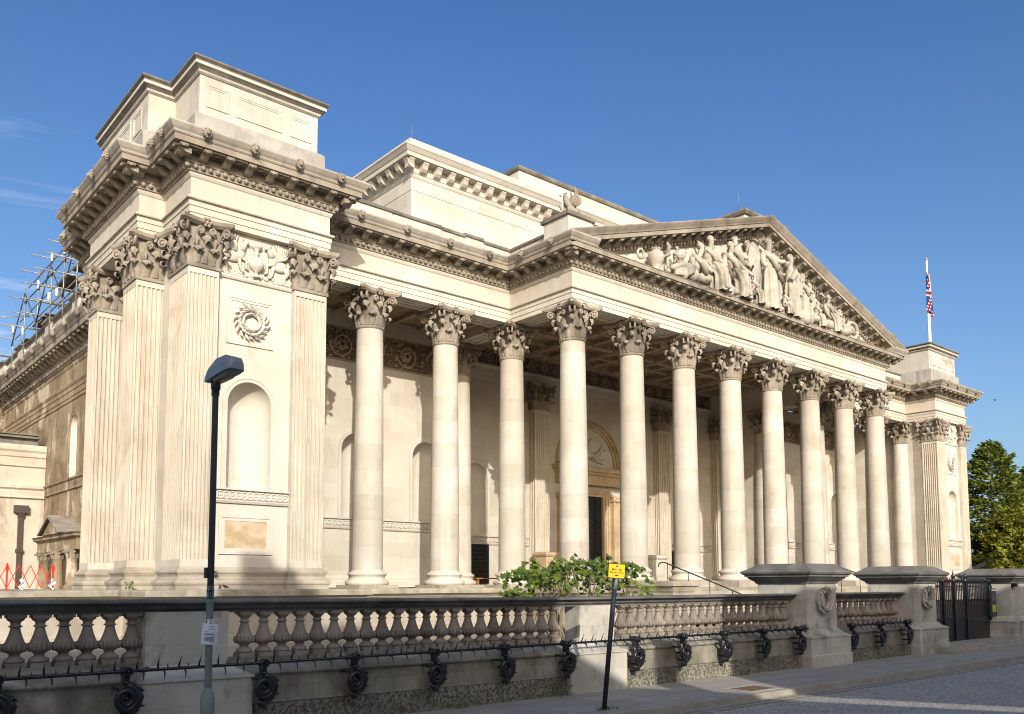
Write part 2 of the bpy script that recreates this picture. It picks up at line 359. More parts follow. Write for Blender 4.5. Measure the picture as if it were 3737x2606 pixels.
# ------------------------------------------------------------------ museum constants
a, p, aw, e = 3.614, 3.881, 3.654, .517
A7, ZB, MX = 7*a, 11.437, 25.952          # last portico column, architrave underside, mirror constant of the end pavilions
museum = thing('museum_building', 'long cream stone classical museum with pedimented portico of tall carved columns', 'museum', (0,0,0))
def part(name, mb, m, parent=None, label=None):
    o = mb.build(name, m, parent or museum)
    if label: o['label'] = label
    return o
def mirror(o, parent=None):
    c = o.copy(); COL.objects.link(c); c.parent = parent or o.parent
    if parent is None: c.location.x = MX - o.location.x; c.scale.x = -1
    for ch in o.children: mirror(ch, c)
    return c

# ---- capitals
def leaf(mb, b, n, z0, h, w, ro=1.0):
    n = Vector((n[0],n[1],0)).normalized(); t = Vector((-n.y,n.x,0)); b = Vector((b[0],b[1],z0))
    path = [(.0,0,.80),(.04,.22,.92),(.08,.45,1.0),(.13,.66,1.02),(.21,.83,1.0),(.33,.95,.95),(.47,.95,.85),(.55,.84,.66),(.52,.72,.35)]
    us = (-1,-.66,-.33,0,.33,.66,1); v = []
    for i, (o, z, ww) in enumerate(path):
        lob = 1.0 if i % 2 == 0 else .78
        for u in us:
            rid = .07*(1-abs(u)) - .05*(abs(u) > .9) + (.02 if abs(u) == .33 else -.012 if u == 0 else 0)
            sag = -.10*h*(u*u)*(1 if i > 3 else .3)
            v.append(b + t*(u*w*ww*lob) + n*(o*ro*.62*h/.55 + rid) + Vector((0,0,z*h+sag)))
    m = len(us); f = [(i*m+k, i*m+k+1, (i+1)*m+k+1, (i+1)*m+k) for i in range(len(path)-1) for k in range(m-1)]
    mb.add(v, f, True)
def volute(mb, b, n, z0, rc, zc, R=.15, r=.05, side=1):
    # stem rises from b, sweeps out along n and curls into a spiral of radius R
    n = Vector((n[0],n[1],0)).normalized(); b = Vector((b[0],b[1],0)); pts = []; rad = []
    pts += [b + Vector((0,0,z0)), b + n*(rc*.25) + Vector((0,0,z0+(zc+R-z0)*.62))]; rad += [r*.7, r*.9]
    for i in range(15):
        ang = PI*.62 - i*2*PI*1.5/14; rr = R*(1-.058*i)
        pts.append(b + n*(rc + rr*cos(ang)) + Vector((0,0,zc + rr*sin(ang)))); rad.append(r*(1-.03*i))
    mb.tube(pts, rad, 5)
    mb.ball(b + n*rc + Vector((0,0,zc)), R*.35, R*.35, R*.35, 6, 4)
def fleuron(mb, c, n, s=.15):
    n = Vector((n[0],n[1],0)).normalized(); t = Vector((-n.y,n.x,0)); c = Vector(c)
    mb.ball(c, s*.5, s*.5, s*.5, 6, 4)
    for i in range(6):
        q = 2*PI*i/6; d = t*cos(q) + Vector((0,0,1))*sin(q); mb.ball(c + d*s*.8 + n*.02, s*.42, s*.42, s*.42, 5, 4)
def abacus(mb, hx, hy, cx, cy, ch, z0, z1, zm):
    # concave sided slab: hx,hy half size at mid side; cx,cy corner half size; ch chamfer
    def poly(k):
        P = []
        def arc(p0, p1, dep, nrm):
            for i in range(9):
                s = i/8; q = (p0[0]+(p1[0]-p0[0])*s + nrm[0]*dep*4*s*(1-s), p0[1]+(p1[1]-p0[1])*s + nrm[1]*dep*4*s*(1-s)); P.append((q[0]*k,q[1]*k))
        arc((-cx+ch,-cy),(cx-ch,-cy), cy-hy, (0,1)); arc((cx,-cy+ch),(cx,cy-ch), cx-hx, (-1,0))
        arc((cx-ch,cy),(-cx+ch,cy), cy-hy, (0,-1)); arc((-cx,cy-ch),(-cx,-cy+ch), cx-hx, (1,0)); return P
    lo, hi = poly(.90), poly(1.0); n = len(lo)
    v = [(x,y,z0) for x,y in lo] + [(x,y,zm) for x,y in hi] + [(x,y,z1) for x,y in hi]
    f = [(i,(i+1)%n,n+(i+1)%n,n+i) for i in range(n)] + [(n+i,n+(i+1)%n,2*n+(i+1)%n,2*n+i) for i in range(n)] + [tuple(range(n-1,-1,-1)), tuple(range(2*n,3*n))]
    mb.add(v, f)
HC = ZB - 10.0
def col_capital():
    mb = MB()
    mb.lathe([(.50,-.10),(.555,-.06),(.565,-.02),(.555,.03),(.47,.05),(.43,.2),(.43,.8),(.50,1.08),(.64,1.24),(.66,1.26),(0,1.26)], 24)
    for i in range(8):
        t = 2*PI*(i+.5)/8; n = (cos(t),sin(t)); leaf(mb, (.49*n[0],.49*n[1]), n, .05, .50, .195, .95)
        t = 2*PI*i/8; n = (cos(t),sin(t)); leaf(mb, (.47*n[0],.47*n[1]), n, .06, .92, .19, .62)
    for i in range(4):
        t = PI/4 + i*PI/2; n = (cos(t),sin(t))
        for d in (-.10,.10):
            t2 = t + d; n2 = (cos(t2),sin(t2)); volute(mb, (.50*n2[0],.50*n2[1]), n2, .62, .40, 1.08, .155, .048)
        leaf(mb, (.56*n[0],.56*n[1]), n, .72, .42, .13, .8)
        t = i*PI/2
        for d in (-.26,.26):
            n2 = (cos(t+d),sin(t+d)); q = Vector((-sin(t),cos(t),0))*(-.13 if d > 0 else .13)
            b = Vector((.57*n2[0],.57*n2[1],0)); pts = []; rad = []
            for j in range(12):
                ang = -PI*.55 + j*.78; rr = .115*(1-.062*j); s = 1 if d > 0 else -1
                tt = Vector((-sin(t),cos(t),0)); pts.append(b - tt*s*.03 + Vector((cos(t),sin(t),0))*.1 + tt*s*rr*cos(ang) + Vector((0,0,1.08+rr*sin(ang)))); rad.append(.036)
            mb.tube(pts, rad, 5)
        fleuron(mb, (.74*cos(t),.74*sin(t),1.335), (cos(t),sin(t)), .14)
    abacus(mb, .70, .70, .93, .93, .10, 1.24, HC, 1.32)
    return mb
def pil_capital(hx, hy, faces='flrb'):
    mb = MB(); ex = .05
    for k, z0, z1 in ((.045,-.09,.03),(.0,.03,1.26)): mb.box(-hx-k,-hy-k,z0,hx+k,hy+k,z1)
    FS = {'f':((0,-1),hx,hy),'b':((0,1),hx,hy),'l':((-1,0),hy,hx),'r':((1,0),hy,hx)}
    for fc in faces:
        n, hw, hd = FS[fc]; t = (-n[1],n[0])
        def P(s, d=0): return (n[0]*(hd+d)+t[0]*s, n[1]*(hd+d)+t[1]*s)
        nl = 2 if hw < .9 else 3; w = hw/nl*.84
        for i in range(nl): leaf(mb, P(-hw + hw*(2*i+1)/nl), n, .03, .50, w, .95)
        for i in range(nl-1): leaf(mb, P(-hw + hw*2*(i+1)/nl), n, .05, .88, w, .56)
        for s in (-1,1):
            pts = []; rad = []
            for j in range(12):
                ang = -PI*.55 + j*.78; rr = .125*(1-.062*j); q = P(s*(hw*.42 - rr*cos(ang)), .17); pts.append((q[0],q[1],1.07+rr*sin(ang))); rad.append(.04)
            mb.tube(pts, rad, 5)
            q0, q1 = P(s*hw*.55,.05), P(s*hw*.62,.16); mb.tube([(q0[0],q0[1],.45),(q1[0],q1[1],.85)], [.05,.06], 5)
        q = P(0,.16); fleuron(mb, (q[0],q[1],1.335), n, .15)
    for sx, sy in ((-1,-1),(1,-1),(1,1),(-1,1)):
        ff = [('l' if sx < 0 else 'r') in faces, ('f' if sy < 0 else 'b') in faces]
        if not any(ff): continue
        n = (sx*.707, sy*.707); b = (sx*(hx-.04), sy*(hy-.04))
        leaf(mb, b, n, .05, .88, .17, .6); leaf(mb, b, n, .03, .5, .16, 1.1)
        for d in (-.25,.25):
            c, s_ = cos(d), sin(d); n2 = (n[0]*c-n[1]*s_, n[0]*s_+n[1]*c); volute(mb, b, n2, .6, .30, 1.07, .15, .05)
    abacus(mb, hx+.16, hy+.16, hx+.36, hy+.36, .08, 1.24, HC, 1.32)
    return mb
CAP = col_capital().mesh('column_capital')
B = MB(); pr = [(.80,0),(.83,.03),(.845,.085),(.83,.14),(.80,.17),(.75,.18),(.75,.205),(.69,.225),(.665,.27),(.68,.32),(.70,.335),(.70,.36),(.735,.375),(.75,.42),(.735,.465),(.69,.48),(.66,.485),(.66,.51),(.625,.525),(.60,.57)]
B.lathe(pr, 36); CBASE = B.mesh('column_base')
B = MB(); B.box(-.86,-.86,-.30,.86,.86,0); CPL = B.mesh('plinth')
def shaft_mesh(z0):
    b = MB(); pr = []
    for i in range(15):
        s = i/14; r = .597 - .085*(s**1.6); pr.append((r, z0 + (9.93-z0)*s))
    b.lathe(pr, 40); return b.mesh('column_shaft')
SH0, SH1 = shaft_mesh(.55), shaft_mesh(.71)
def column(x, y, dz):
    c = empty('column', museum, (x,y,0)); c['category'] = None; del c['category']
    link('plinth', CPL, M_podium, c, (0,0,dz)); link('column_base', CBASE, M_plainstone, c, (0,0,dz))
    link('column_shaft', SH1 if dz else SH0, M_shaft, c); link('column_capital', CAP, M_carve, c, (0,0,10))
    return c
for i in range(8): column(i*a, -p, .16)
for i in range(3): column(-i*aw, 0, 0); column(A7+i*aw, 0, 0)
column(MX+10.67, 0, 0); column(-10.67, 0, 0)
for x in (0, A7): column(x, p, 0)

# ---- pilasters
def fluted(x0, y0, x1, y1, nx, ny, faces):
    P = []
    def side(p0, p1, n, on):
        d = Vector((p1[0]-p0[0],p1[1]-p0[1])); L = d.length; d.normalize(); inn = Vector((-d.y,d.x)); P.append(p0)
        if on:
            m = .05; pw = (L-2*m)/n; r = pw*.40
            for i in range(n):
                c = m + pw*(i+.5)
                for j in range(7):
                    t = PI*j/6; s = c - r*cos(t); q = Vector(p0) + d*s + inn*(min(r*.95,.075)*sin(t)); P.append((q.x,q.y)); fl.append(len(P)-1) if 0 < j < 6 else None
    fl = []; side((x0,y0),(x1,y0),nx,'f' in faces); side((x1,y0),(x1,y1),ny,'r' in faces); side((x1,y1),(x0,y1),nx,False); side((x0,y1),(x0,y0),ny,'l' in faces)
    return P, set(fl)
PPROF = [(.17,0),(.20,.03),(.215,.085),(.20,.14),(.17,.17),(.125,.18),(.125,.205),(.08,.225),(.06,.27),(.075,.32),(.09,.335),(.09,.36),(.12,.375),(.135,.42),(.12,.465),(.08,.48),(.05,.50),(.03,.53),(.0,.58)]
def pilaster(x0, y0, x1, y1, nx, ny, faces):
    cx, cy = (x0+x1)/2, (y0+y1)/2; hx, hy = (x1-x0)/2, (y1-y0)/2
    c = empty('pilaster', museum, (cx,cy,0)); s = MB(); pl, fset = fluted(-hx,-hy,hx,hy,nx,ny,faces)
    s.prism(pl, .80, 9.72, False)
    s.box(-hx,-hy,.56,hx,hy,.80); s.box(-hx,-hy,9.72,hx,hy,9.95)
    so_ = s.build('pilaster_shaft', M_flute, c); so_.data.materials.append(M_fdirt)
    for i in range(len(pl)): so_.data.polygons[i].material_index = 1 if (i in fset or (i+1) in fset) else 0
    b = MB(); b.mould([(-hx,-hy),(hx,-hy),(hx,hy),(-hx,hy)], PPROF, True); b.box(-hx-.17,-hy-.17,-.30,hx+.17,hy+.17,0); b.build('pilaster_base', M_podium, c)
    pil_capital(hx, hy, faces).build('pilaster_capital', M_carve, c, (0,0,10)); return c
FY = -2.619
pils = [pilaster(-15.4,FY,-14.42,-.95,7,11,'fl'), pilaster(-11.82,FY,-10.63,-1.55,7,7,'fr'), pilaster(-16.229,-.288,-15.1,1.05,7,8,'fl'), pilaster(-16.229,4.07,-15.1,5.15,7,7,'flr')]
for o in pils: mirror(o)
for x in (8.44, 16.9+2.3): pilaster(x-.55,7.22,x+.55,7.75,6,3,'flr')
pilaster(.0,7.2,.55,7.75,4,3,'fr'); pilaster(A7-.55,7.2,A7,7.75,4,3,'fl')

# ---- entablature
EP = [(-16.229,8.2),(-16.229,-.288),(-15.4,-.288),(-15.4,FY),(-10.548,FY),(-10.548,-e),(-e,-e),(-e,-p-e),(A7+e,-p-e),(A7+e,-e),(MX+10.548,-e),(MX+10.548,FY),(MX+15.4,FY),(MX+15.4,-.288),(MX+16.229,-.288),(MX+16.229,8.2)]
EP[0] = (-16.229,5.3); EP[-1] = (MX+16.229,5.3)
EP = [(-15.6,8.6),(-15.6,5.3)] + EP + [(MX+15.6,5.3),(MX+15.6,8.6)]
ENT = [(-.03,ZB),(0,ZB),(0,11.62),(.03,11.625),(.03,11.83),(.06,11.835),(.06,11.985),(.085,12.0),(.125,12.06),(.125,12.10),(.0,12.13),(.0,12.74),(.03,12.765),(.065,12.83),(.075,12.87),(.075,12.90),(-.1,12.905)]
B = MB(); B.mould(EP, ENT, cap=False); part('entablature', B, M_ent)
B = MB(); B.mould(EP, [(.065,12.005),(.135,12.012),(.135,12.045),(.128,12.055)], cap=False)
part('enriched_moulding', B, M_corn)
COR = [(.07,12.902),(.13,12.905),(.13,12.95),(.17,13.10),(.22,13.12),(.22,13.42),(.80,13.422),(.80,13.60),(.83,13.62),(.83,13.64),(-.1,13.75)]
SIMA = [(.80,13.605),(.85,13.65),(.87,13.70),(.93,13.76),(.985,13.83),(1.013,13.87),(1.013,13.925),(.96,13.94),(-.1,14.05)]
def modillion(mb, c, n, w=.125):
    n = Vector((n[0],n[1],0)); t = Vector((-n.y,n.x,0)); prf = [(.22,13.425),(.74,13.425),(.74,13.37),(.715,13.33),(.66,13.325),(.60,13.35),(.52,13.31),(.44,13.235),(.36,13.19),(.28,13.185),(.22,13.17)]
    v = []; m = len(prf)
    for s in (-1,1):
        for o, z in prf: v.append(Vector((c[0],c[1],0)) + n*o + t*(s*w) + Vector((0,0,z)))
    mb.add(v, [(i,(i+1)%m,m+(i+1)%m,m+i) for i in range(m)] + [tuple(range(m-1,-1,-1)), tuple(range(m,2*m))])
    q = Vector((c[0],c[1],0)) + n*.70 + Vector((0,0,13.345)); mb.ball(q, .085 if abs(n.y) > .5 else .05, .05 if abs(n.y) > .5 else .085, .05, 6, 4)
def egg(mb, c, n, z=13.035, s=1):
    q = Vector((c[0],c[1],0)) + Vector((n[0],n[1],0))*.185
    mb.ball((q.x,q.y,z), .082*s, .082*s, .085*s, 6, 4)
def rosette(mb, c, n):
    q = Vector((c[0],c[1],0)) + Vector((n[0],n[1],0))*.50
    mb.ball((q.x,q.y,13.415), .11, .11, .045, 6, 4)
    t = Vector((-n[1],n[0],0)); nn = Vector((n[0],n[1],0))
    for u, w in ((-.19,0),(.19,0)): mb.obox(q + t*u + Vector((0,0,13.40)), t, nn, Vector((0,0,1)), .02, .2, .022)
    for w in (-.2,.2): mb.obox(q + nn*w + Vector((0,0,13.40)), t, nn, Vector((0,0,1)), .19, .02, .022)
CB = MB(); CB.mould(EP, COR)
i0 = EP.index((-e,-p-e)); i1 = EP.index((A7+e,-p-e))
SB = MB(); SB.mould(EP[:i0+1] + [(.15,-p-e)], SIMA); SB2 = MB(); SB2.mould([(A7-.15,-p-e)] + EP[i1:], SIMA)
lion_spots = []
for i in range(len(EP)-1):
    P0, P1 = Vector(EP[i]), Vector(EP[i+1]); d = P1-P0; L = d.length; d.normalize(); n = (d.y,-d.x)
    def turn(A, Bv, C):     # +1 outside (convex) corner, -1 re-entrant corner
        if A is None or C is None: return 0
        u, w = Vector(Bv)-Vector(A), Vector(C)-Vector(Bv); return -1 if u.x*w.y-u.y*w.x < 0 else 1
    c0 = turn(EP[i-1] if i else None, EP[i], EP[i+1]); c1 = turn(EP[i], EP[i+1], EP[i+2] if i+2 < len(EP) else None)
    s0 = -.48 if c0 > 0 else (.95 if c0 < 0 else .2); s1 = L + .48 if c1 > 0 else (L - .95 if c1 < 0 else L-.2)
    k = max(1, round((s1-s0)/.72)) if s1 > s0+.3 else 0
    for j in range(k+1 if k else 0):
        s = s0 + (s1-s0)*j/k; q = P0 + d*s; modillion(CB, q, n)
        if j < k: rosette(CB, q + d*((s1-s0)/k/2), n)
    e0, e1 = (-.16 if c0 > 0 else (.3 if c0 < 0 else 0)), L + (.16 if c1 > 0 else (-.3 if c1 < 0 else 0)); k = max(1, round((e1-e0)/.24))
    for j in range(k+1): egg(CB, P0 + d*(e0 + (e1-e0)*j/k), n)
    if i != i0 and L > 1.4:
        l0, l1 = (-.35 if c0 > 0 else 1.3 if c0 < 0 else .5), L + (.35 if c1 > 0 else (-1.3 if c1 < 0 else -.5)); k = max(1, round((l1-l0)/2.15))
        for j in range(k+1 if l1 > l0 else 0):
            if l1-l0 < 1: 
                if j: continue
                q = P0 + d*((l0+l1)/2)
            else: q = P0 + d*(l0 + (l1-l0)*(j+.3)/(k+.6))
            lion_spots.append((q.x+n[0]*.99, q.y+n[1]*.99, 13.80, math.atan2(n[0],-n[1])))
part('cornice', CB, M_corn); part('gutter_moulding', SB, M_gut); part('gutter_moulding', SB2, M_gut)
def lion_head():
    b = MB(); b.ball((0,0,0), .15, .11, .16, 10, 7); b.ball((0,-.10,-.03), .075, .09, .07, 7, 5); b.ball((0,-.15,-.07), .05, .05, .045, 6, 4)
    for i in range(11): t = 2*PI*i/11; b.ball((.145*cos(t),.0,.155*sin(t)), .055, .07, .055, 6, 4)
    for s in (-1,1): b.ball((s*.10,-.06,.12), .035, .03, .04, 5, 4); b.ball((s*.055,-.115,.03), .025, .02, .02, 5, 4)
    return b.mesh('lion_head')
LH = lion_head()
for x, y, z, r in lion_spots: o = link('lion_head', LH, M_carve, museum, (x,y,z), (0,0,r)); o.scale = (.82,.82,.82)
# architrave soffits and inner faces
B = MB(); g = .006
def beam(x0, y0, x1, y1, z0=ZB, z1=13.0): B = MB(); B.box(x0,y0,z0,x1,y1,z1); part('architrave_soffit', B, M_plainstone)
beam(-10.54,-e+g,e,e); beam(A7-e,-e+g,MX+10.54,e); beam(-e+g,-p-e+g,A7+e-g,-p+e); beam(-e+g,-p+e,e,7.75); beam(A7-e,-p+e,A7+e-g,7.75)
beam(-15.394,FY+g,-10.554,-e+1.0,ZB-.002); beam(-16.222,-.28,-15.0,5.29); beam(MX+15.0,-.28,MX+16.222,5.29); beam(MX+10.554,FY+g,MX+15.394,.5,ZB-.002)
def sof(x0, y0, x1, y1):
    B = MB()
    for q in ((x0,y0,x1,y0+.06),(x0,y1-.06,x1,y1),(x0,y0+.06,x0+.06,y1-.06),(x1-.06,y0+.06,x1,y1-.06)): B.box(q[0],q[1],ZB-.035,q[2],q[3],ZB-.001)
    k = int((x1-x0)/.2) if x1-x0 > y1-y0 else int((y1-y0)/.2)
    for j in range(k):
        s = (j+.5)/k; c = (x0+(x1-x0)*s,(y0+y1)/2) if x1-x0 > y1-y0 else ((x0+x1)/2,y0+(y1-y0)*s); B.ball((c[0],c[1],ZB), .07, .07, .03, 6, 4)
    part('soffit_panel', B, M_plainstone)
for i in range(7): sof(i*a+1.0,-p-.27,(i+1)*a-1.0,-p+.27)
for i in range(3): sof(-(i+1)*aw+1.0,-.27,-i*aw-1.0,.27); sof(A7+i*aw+1.0,-.27,A7+(i+1)*aw-1.0,.27)
for x in (0,A7): sof(x-.27,-p+1.0,x+.27,-1.0); sof(x-.27,1.0,x+.27,p-1.0)

# ---- walls with niches
def arch_wall(mb, T, s0, s1, z0, z1, ops, th=.3):
    # T(s,d,z) maps along, depth(inward), height; ops: (centre, half width, sill, spring)
    def quad(q): mb.add([T(*v) for v in q], [(0,1,2,3)])
    x = s0
    for c, h, zs, zp in ops:
        if c-h > x: quad([(x,0,z0),(c-h,0,z0),(c-h,0,z1),(x,0,z1)])
        if zs > z0: quad([(c-h,0,z0),(c+h,0,z0),(c+h,0,zs),(c-h,0,zs)])
        N = 20
        for i in range(N):
            t0, t1 = PI - PI*i/N, PI - PI*(i+1)/N; x0, x1 = c+h*cos(t0), c+h*cos(t1)
            quad([(x0,0,zp+h*sin(t0)),(x1,0,zp+h*sin(t1)),(x1,0,z1),(x0,0,z1)])
        x = c+h
    if x < s1: quad([(x,0,z0),(s1,0,z0),(s1,0,z1),(x,0,z1)])
def niche(mb, T, c, h, zs, zp, dep=None):
    dep = dep or h; N = 16; K = 8
    mb.add([T(c+h*cos(PI-PI*i/N), dep*sin(PI*i/N), z) for z in (zs,zp) for i in range(N+1)], [(i,i+1,N+2+i,N+1+i) for i in range(N)], True)
    v = [T(c+h*cos(PI-PI*i/N)*cos(PI/2*j/K), dep*sin(PI*i/N)*cos(PI/2*j/K), zp+h*sin(PI/2*j/K)) for j in range(K+1) for i in range(N+1)]
    mb.add(v, [(j*(N+1)+i,j*(N+1)+i+1,(j+1)*(N+1)+i+1,(j+1)*(N+1)+i) for j in range(K) for i in range(N)], True)
    mb.add([T(c+h*cos(PI-PI*i/N), dep*sin(PI*i/N), zs) for i in range(N+1)], [tuple(range(N+1))])
def surround(mb, T, c, h, zs, zp, w=.14, o=.045):
    # moulded band round an arched opening
    N = 20; path = [(c-h,zs),(c-h,zp)] + [(c+h*cos(PI-PI*i/N), zp+h*sin(PI*i/N)) for i in range(1,N)] + [(c+h,zp),(c+h,zs)]
    rows = []
    for i, (x, z) in enumerate(path):
        nx, nz = (-1,0) if i < 2 else ((1,0) if i > len(path)-3 else (cos(PI-PI*(i-1)/N), sin(PI*(i-1)/N)))
        rows.append([T(x,0.02,z), T(x,-o*.6,z), T(x+nx*w*.6,-o*.6,z+nz*w*.6), T(x+nx*w*.62,-o,z+nz*w*.62), T(x+nx*w,-o,z+nz*w), T(x+nx*w,.0,z+nz*w)])
    v = [q for r in rows for q in r]; m = 6
    mb.add(v, [(i*m+k,i*m+k+1,(i+1)*m+k+1,(i+1)*m+k) for i in range(len(rows)-1) for k in range(m-1)])
def guilloche(mb, T, s0, s1, z, r=.13, st=.235):
    mb.add([T(s,d,zz) for s, d, zz in ((s0,-.03,z-.19),(s1,-.03,z-.19),(s1,-.03,z+.16),(s0,-.03,z+.16),(s0,-.11,z-.19),(s1,-.11,z-.19),(s1,-.11,z-.16),(s0,-.11,z-.16),(s0,-.12,z+.16),(s1,-.12,z+.16),(s1,-.12,z+.21),(s0,-.12,z+.21),(s0,0,z-.26),(s1,0,z-.26),(s1,0,z+.23),(s0,0,z+.23),(s0,-.07,z-.26),(s1,-.07,z-.26))],
        [(0,1,2,3),(4,5,6,7),(7,6,1,0),(3,2,9,8),(8,9,10,11),(11,10,14,15),(16,17,5,4),(12,13,17,16)])
    k = int((s1-s0)/st)
    for i in range(k):
        c = s0 + (s1-s0)*(i+.5)/k; pts = [T(c+r*.8*cos(2*PI*j/9), -.045, z-.01+r*.8*sin(2*PI*j/9)) for j in range(10)]
        mb.tube(pts, .032, 4, cap=False); q = T(c,-.03,z-.01); mb.ball(q, .045, .045, .045, 5, 4)
def pframe(mb, T, x0, z0, x1, z1, w=.14, o=.05, back=.0):
    # bolection frame: stepped rectangular moulding
    for k, (ww, oo) in enumerate(((0,o),(w*.5,o*.55))):
        A0, A1, B0, B1 = x0+ww, x1-ww, z0+ww, z1-ww; W2 = w*.5
        for q in ((A0,B0,A1,B0+W2),(A0,B1-W2,A1,B1),(A0,B0+W2,A0+W2,B1-W2),(A1-W2,B0+W2,A1,B1-W2)):
            c = [T(s,d,z) for d in (.0,-oo) for s, z in ((q[0],q[1]),(q[2],q[1]),(q[2],q[3]),(q[0],q[3]))]
            mb.add(c, [(4,5,6,7),(0,1,5,4),(1,2,6,5),(2,3,7,6),(3,0,4,7)])
TW = lambda y: (lambda s,d,z: (s, y+d, z))
T0 = TW(-2.38); nc, nh = -13.22, .735
B = MB(); arch_wall(B, T0, -14.45, -11.8, 0, ZB, [(nc,nh,3.06,5.83)]); B.box(-14.45,-1.55,0,-10.66,-.9,ZB); part_wall = part('pavilion_wall', B, M_plainstone)
# side walls of the pavilion
B2 = MB(); B2.box(-15.36,-.96,0,-15.1,-.2,ZB); B2.box(-15.1,.3,0,-14.6,8.6,ZB); B2.box(-10.9,-1.56,0,-10.66,4.2,ZB); B2.box(-14.6,8.3,0,-10.7,8.6,ZB)
pw2 = part('pavilion_side_wall', B2, M_wall)
B = MB(); niche(B, T0, nc, nh, 3.06, 5.83); nch = part('niche', B, M_plainstone)
B = MB(); surround(B, T0, nc, nh, 3.06, 5.83, .17, .05); nsr = B.build('niche_surround', M_plainstone, nch)
B = MB(); guilloche(B, T0, -14.42, -11.82, 2.86, .15, .19); glc = part('ornament_course', B, M_plainstone)
B = MB(); pframe(B, T0, -14.15, .98, -12.35, 2.24, .2, .05); B.box(-13.95,-2.385,1.18,-12.55,-2.36,2.04)
pn = part('wall_panel', B, M_plainstone)
k = NT('brown_stained_panel'); n = k.noise(1.6,5,None,.6,.5); c = k.mix(k.ramp(n,.38,.66), (.40,.29,.17), (.55,.47,.35)); k.bump(k.noise(26,3),.25,.01); M_panel = k.fin(c,.9,.2)
B = MB(); B.box(-13.948,-2.392,1.182,-12.552,-2.386,2.038); B.build('panel_field', M_panel, pn)
B = MB(); pframe(B, T0, -14.05, 7.75, -12.45, 9.33, .16, .045); wp = part('wreath_panel', B, M_plainstone)
def wreath(c, R, w, n=30, seed=1, axis=(1,0), core=.14):
    b = MB(); r2 = random.Random(seed); ux = Vector((axis[0],axis[1],0)); nn = Vector((axis[1],-axis[0],0)); uz = Vector((0,0,1)); c = Vector(c)
    b.tube([c + ux*R*cos(2*PI*i/20) + uz*R*sin(2*PI*i/20) + nn*.02 for i in range(21)], w*core, 6, cap=False)
    for i in range(n):
        t = 2*PI*i/n; rd = ux*cos(t)+uz*sin(t); tg = -ux*sin(t)+uz*cos(t)
        for k2 in (-1,0,1):
            dr = (tg + rd*k2*.55*r2.uniform(.7,1.3)).normalized(); side = dr.cross(nn).normalized(); L = w*1.2*r2.uniform(.85,1.15)
            o = c + rd*(R + k2*w*.35) + nn*(.05 + .05*r2.random() + (.04 if k2 == 0 else 0))
            v = [o, o + dr*L*.35 + side*L*.2 - nn*.01, o + dr*L*.75 + side*L*.16, o + dr*L + nn*(.02+.2*w), o + dr*L*.75 - side*L*.16, o + dr*L*.35 - side*L*.2 - nn*.01, o + dr*L*.5 + nn*.3*w]
            b.add(v, [(0,6,1),(1,6,2),(2,6,3),(3,6,4),(4,6,5),(5,6,0)], False)
    return b
wreath((-13.25,-2.42,8.53), .39, .215, 18).build('wreath', M_plainstone, wp)
# griffin relief between the pavilion capitals
B = MB(); B.box(-14.45,-2.40,9.86,-11.8,-2.32,9.98); y0 = -2.42
B.mould([(-14.45,-2.38),(-11.8,-2.38)], [(0,9.84),(.06,9.86),(.09,9.92),(.06,9.98),(0,10)])
cx = -13.11
B.lathe([(.02,0),(.16,.02),(.10,.08),(.05,.16),(.06,.2),(.24,.32),(.27,.46),(.20,.58),(.08,.62),(.05,.78),(.10,.84),(.05,.9),(.16,1.0),(.2,1.06),(.06,1.12),(.0,1.2)], 12, (cx,y0,10.05))
for s in (-1,1):
    X = lambda d: cx + s*d
    B.ball((X(.82),y0,10.62), .30, .10, .20, 8, 6); B.ball((X(.56),y0-.02,10.75), .17, .11, .22, 8, 6); B.tube([(X(.52),y0-.03,10.85),(X(.46),y0-.05,11.02),(X(.42),y0-.05,11.12)], [.12,.1,.09], 7)
    B.ball((X(.38),y0-.05,11.15), .11, .1, .095, 7, 5); B.tube([(X(.32),y0-.06,11.13),(X(.25),y0-.06,11.07)], [.05,.02], 5)
    B.tube([(X(.45),y0-.04,11.2),(X(.50),y0-.04,11.3)], [.03,.01], 4)
    for k2 in range(7): t = .35 + k2*.17; B.tube([(X(.68),y0-.04,10.78),(X(.68+.34*cos(t)),y0-.07,10.78+.34*sin(t)),(X(.68+.6*cos(t+.25)),y0-.03,10.78+.56*sin(t+.25))], [.06,.05,.02], 5)
    B.tube([(X(.55),y0-.02,10.65),(X(.36),y0-.04,10.55),(X(.36),y0-.03,10.3),(X(.27),y0-.03,10.26)], [.075,.055,.045,.04], 6)
    B.tube([(X(.6),y0,10.6),(X(.56),y0-.02,10.35),(X(.5),y0-.02,10.18),(X(.42),y0-.02,10.15)], [.08,.055,.045,.04], 6)
    B.tube([(X(1.02),y0,10.6),(X(1.1),y0-.02,10.42),(X(.98),y0-.02,10.25),(X(1.02),y0,10.12),(X(.92),y0,10.1)], [.14,.1,.06,.05,.04], 6)
    B.tube([(X(1.1),y0,10.62),(X(1.25),y0,10.75),(X(1.2),y0,10.95),(X(1.08),y0,10.9)], .03, 5)
for i in range(60): B.ball((cx-1.25+2.5*rnd.random(), y0+.02, 10.0+.14*rnd.random()), .07, .05, .06, 5, 4)
B.add([(-14.45,-2.379,9.98),(-11.8,-2.379,9.98),(-11.8,-2.379,ZB),(-14.45,-2.379,ZB)], [(0,1,2,3)])
grf = part('griffin_relief', B, M_plainstone)
pbase = MB(); pbase.mould([(-14.45,-2.38),(-11.8,-2.38)], PPROF + [(-.05,.6)]); pbase.box(-14.45,-2.55,-.30,-11.8,-2.2,0); pbs = part('wall_base', pbase, M_podium)
for o in (part_wall, pw2, nch, glc, pn, wp, grf, pbs): mirror(o)

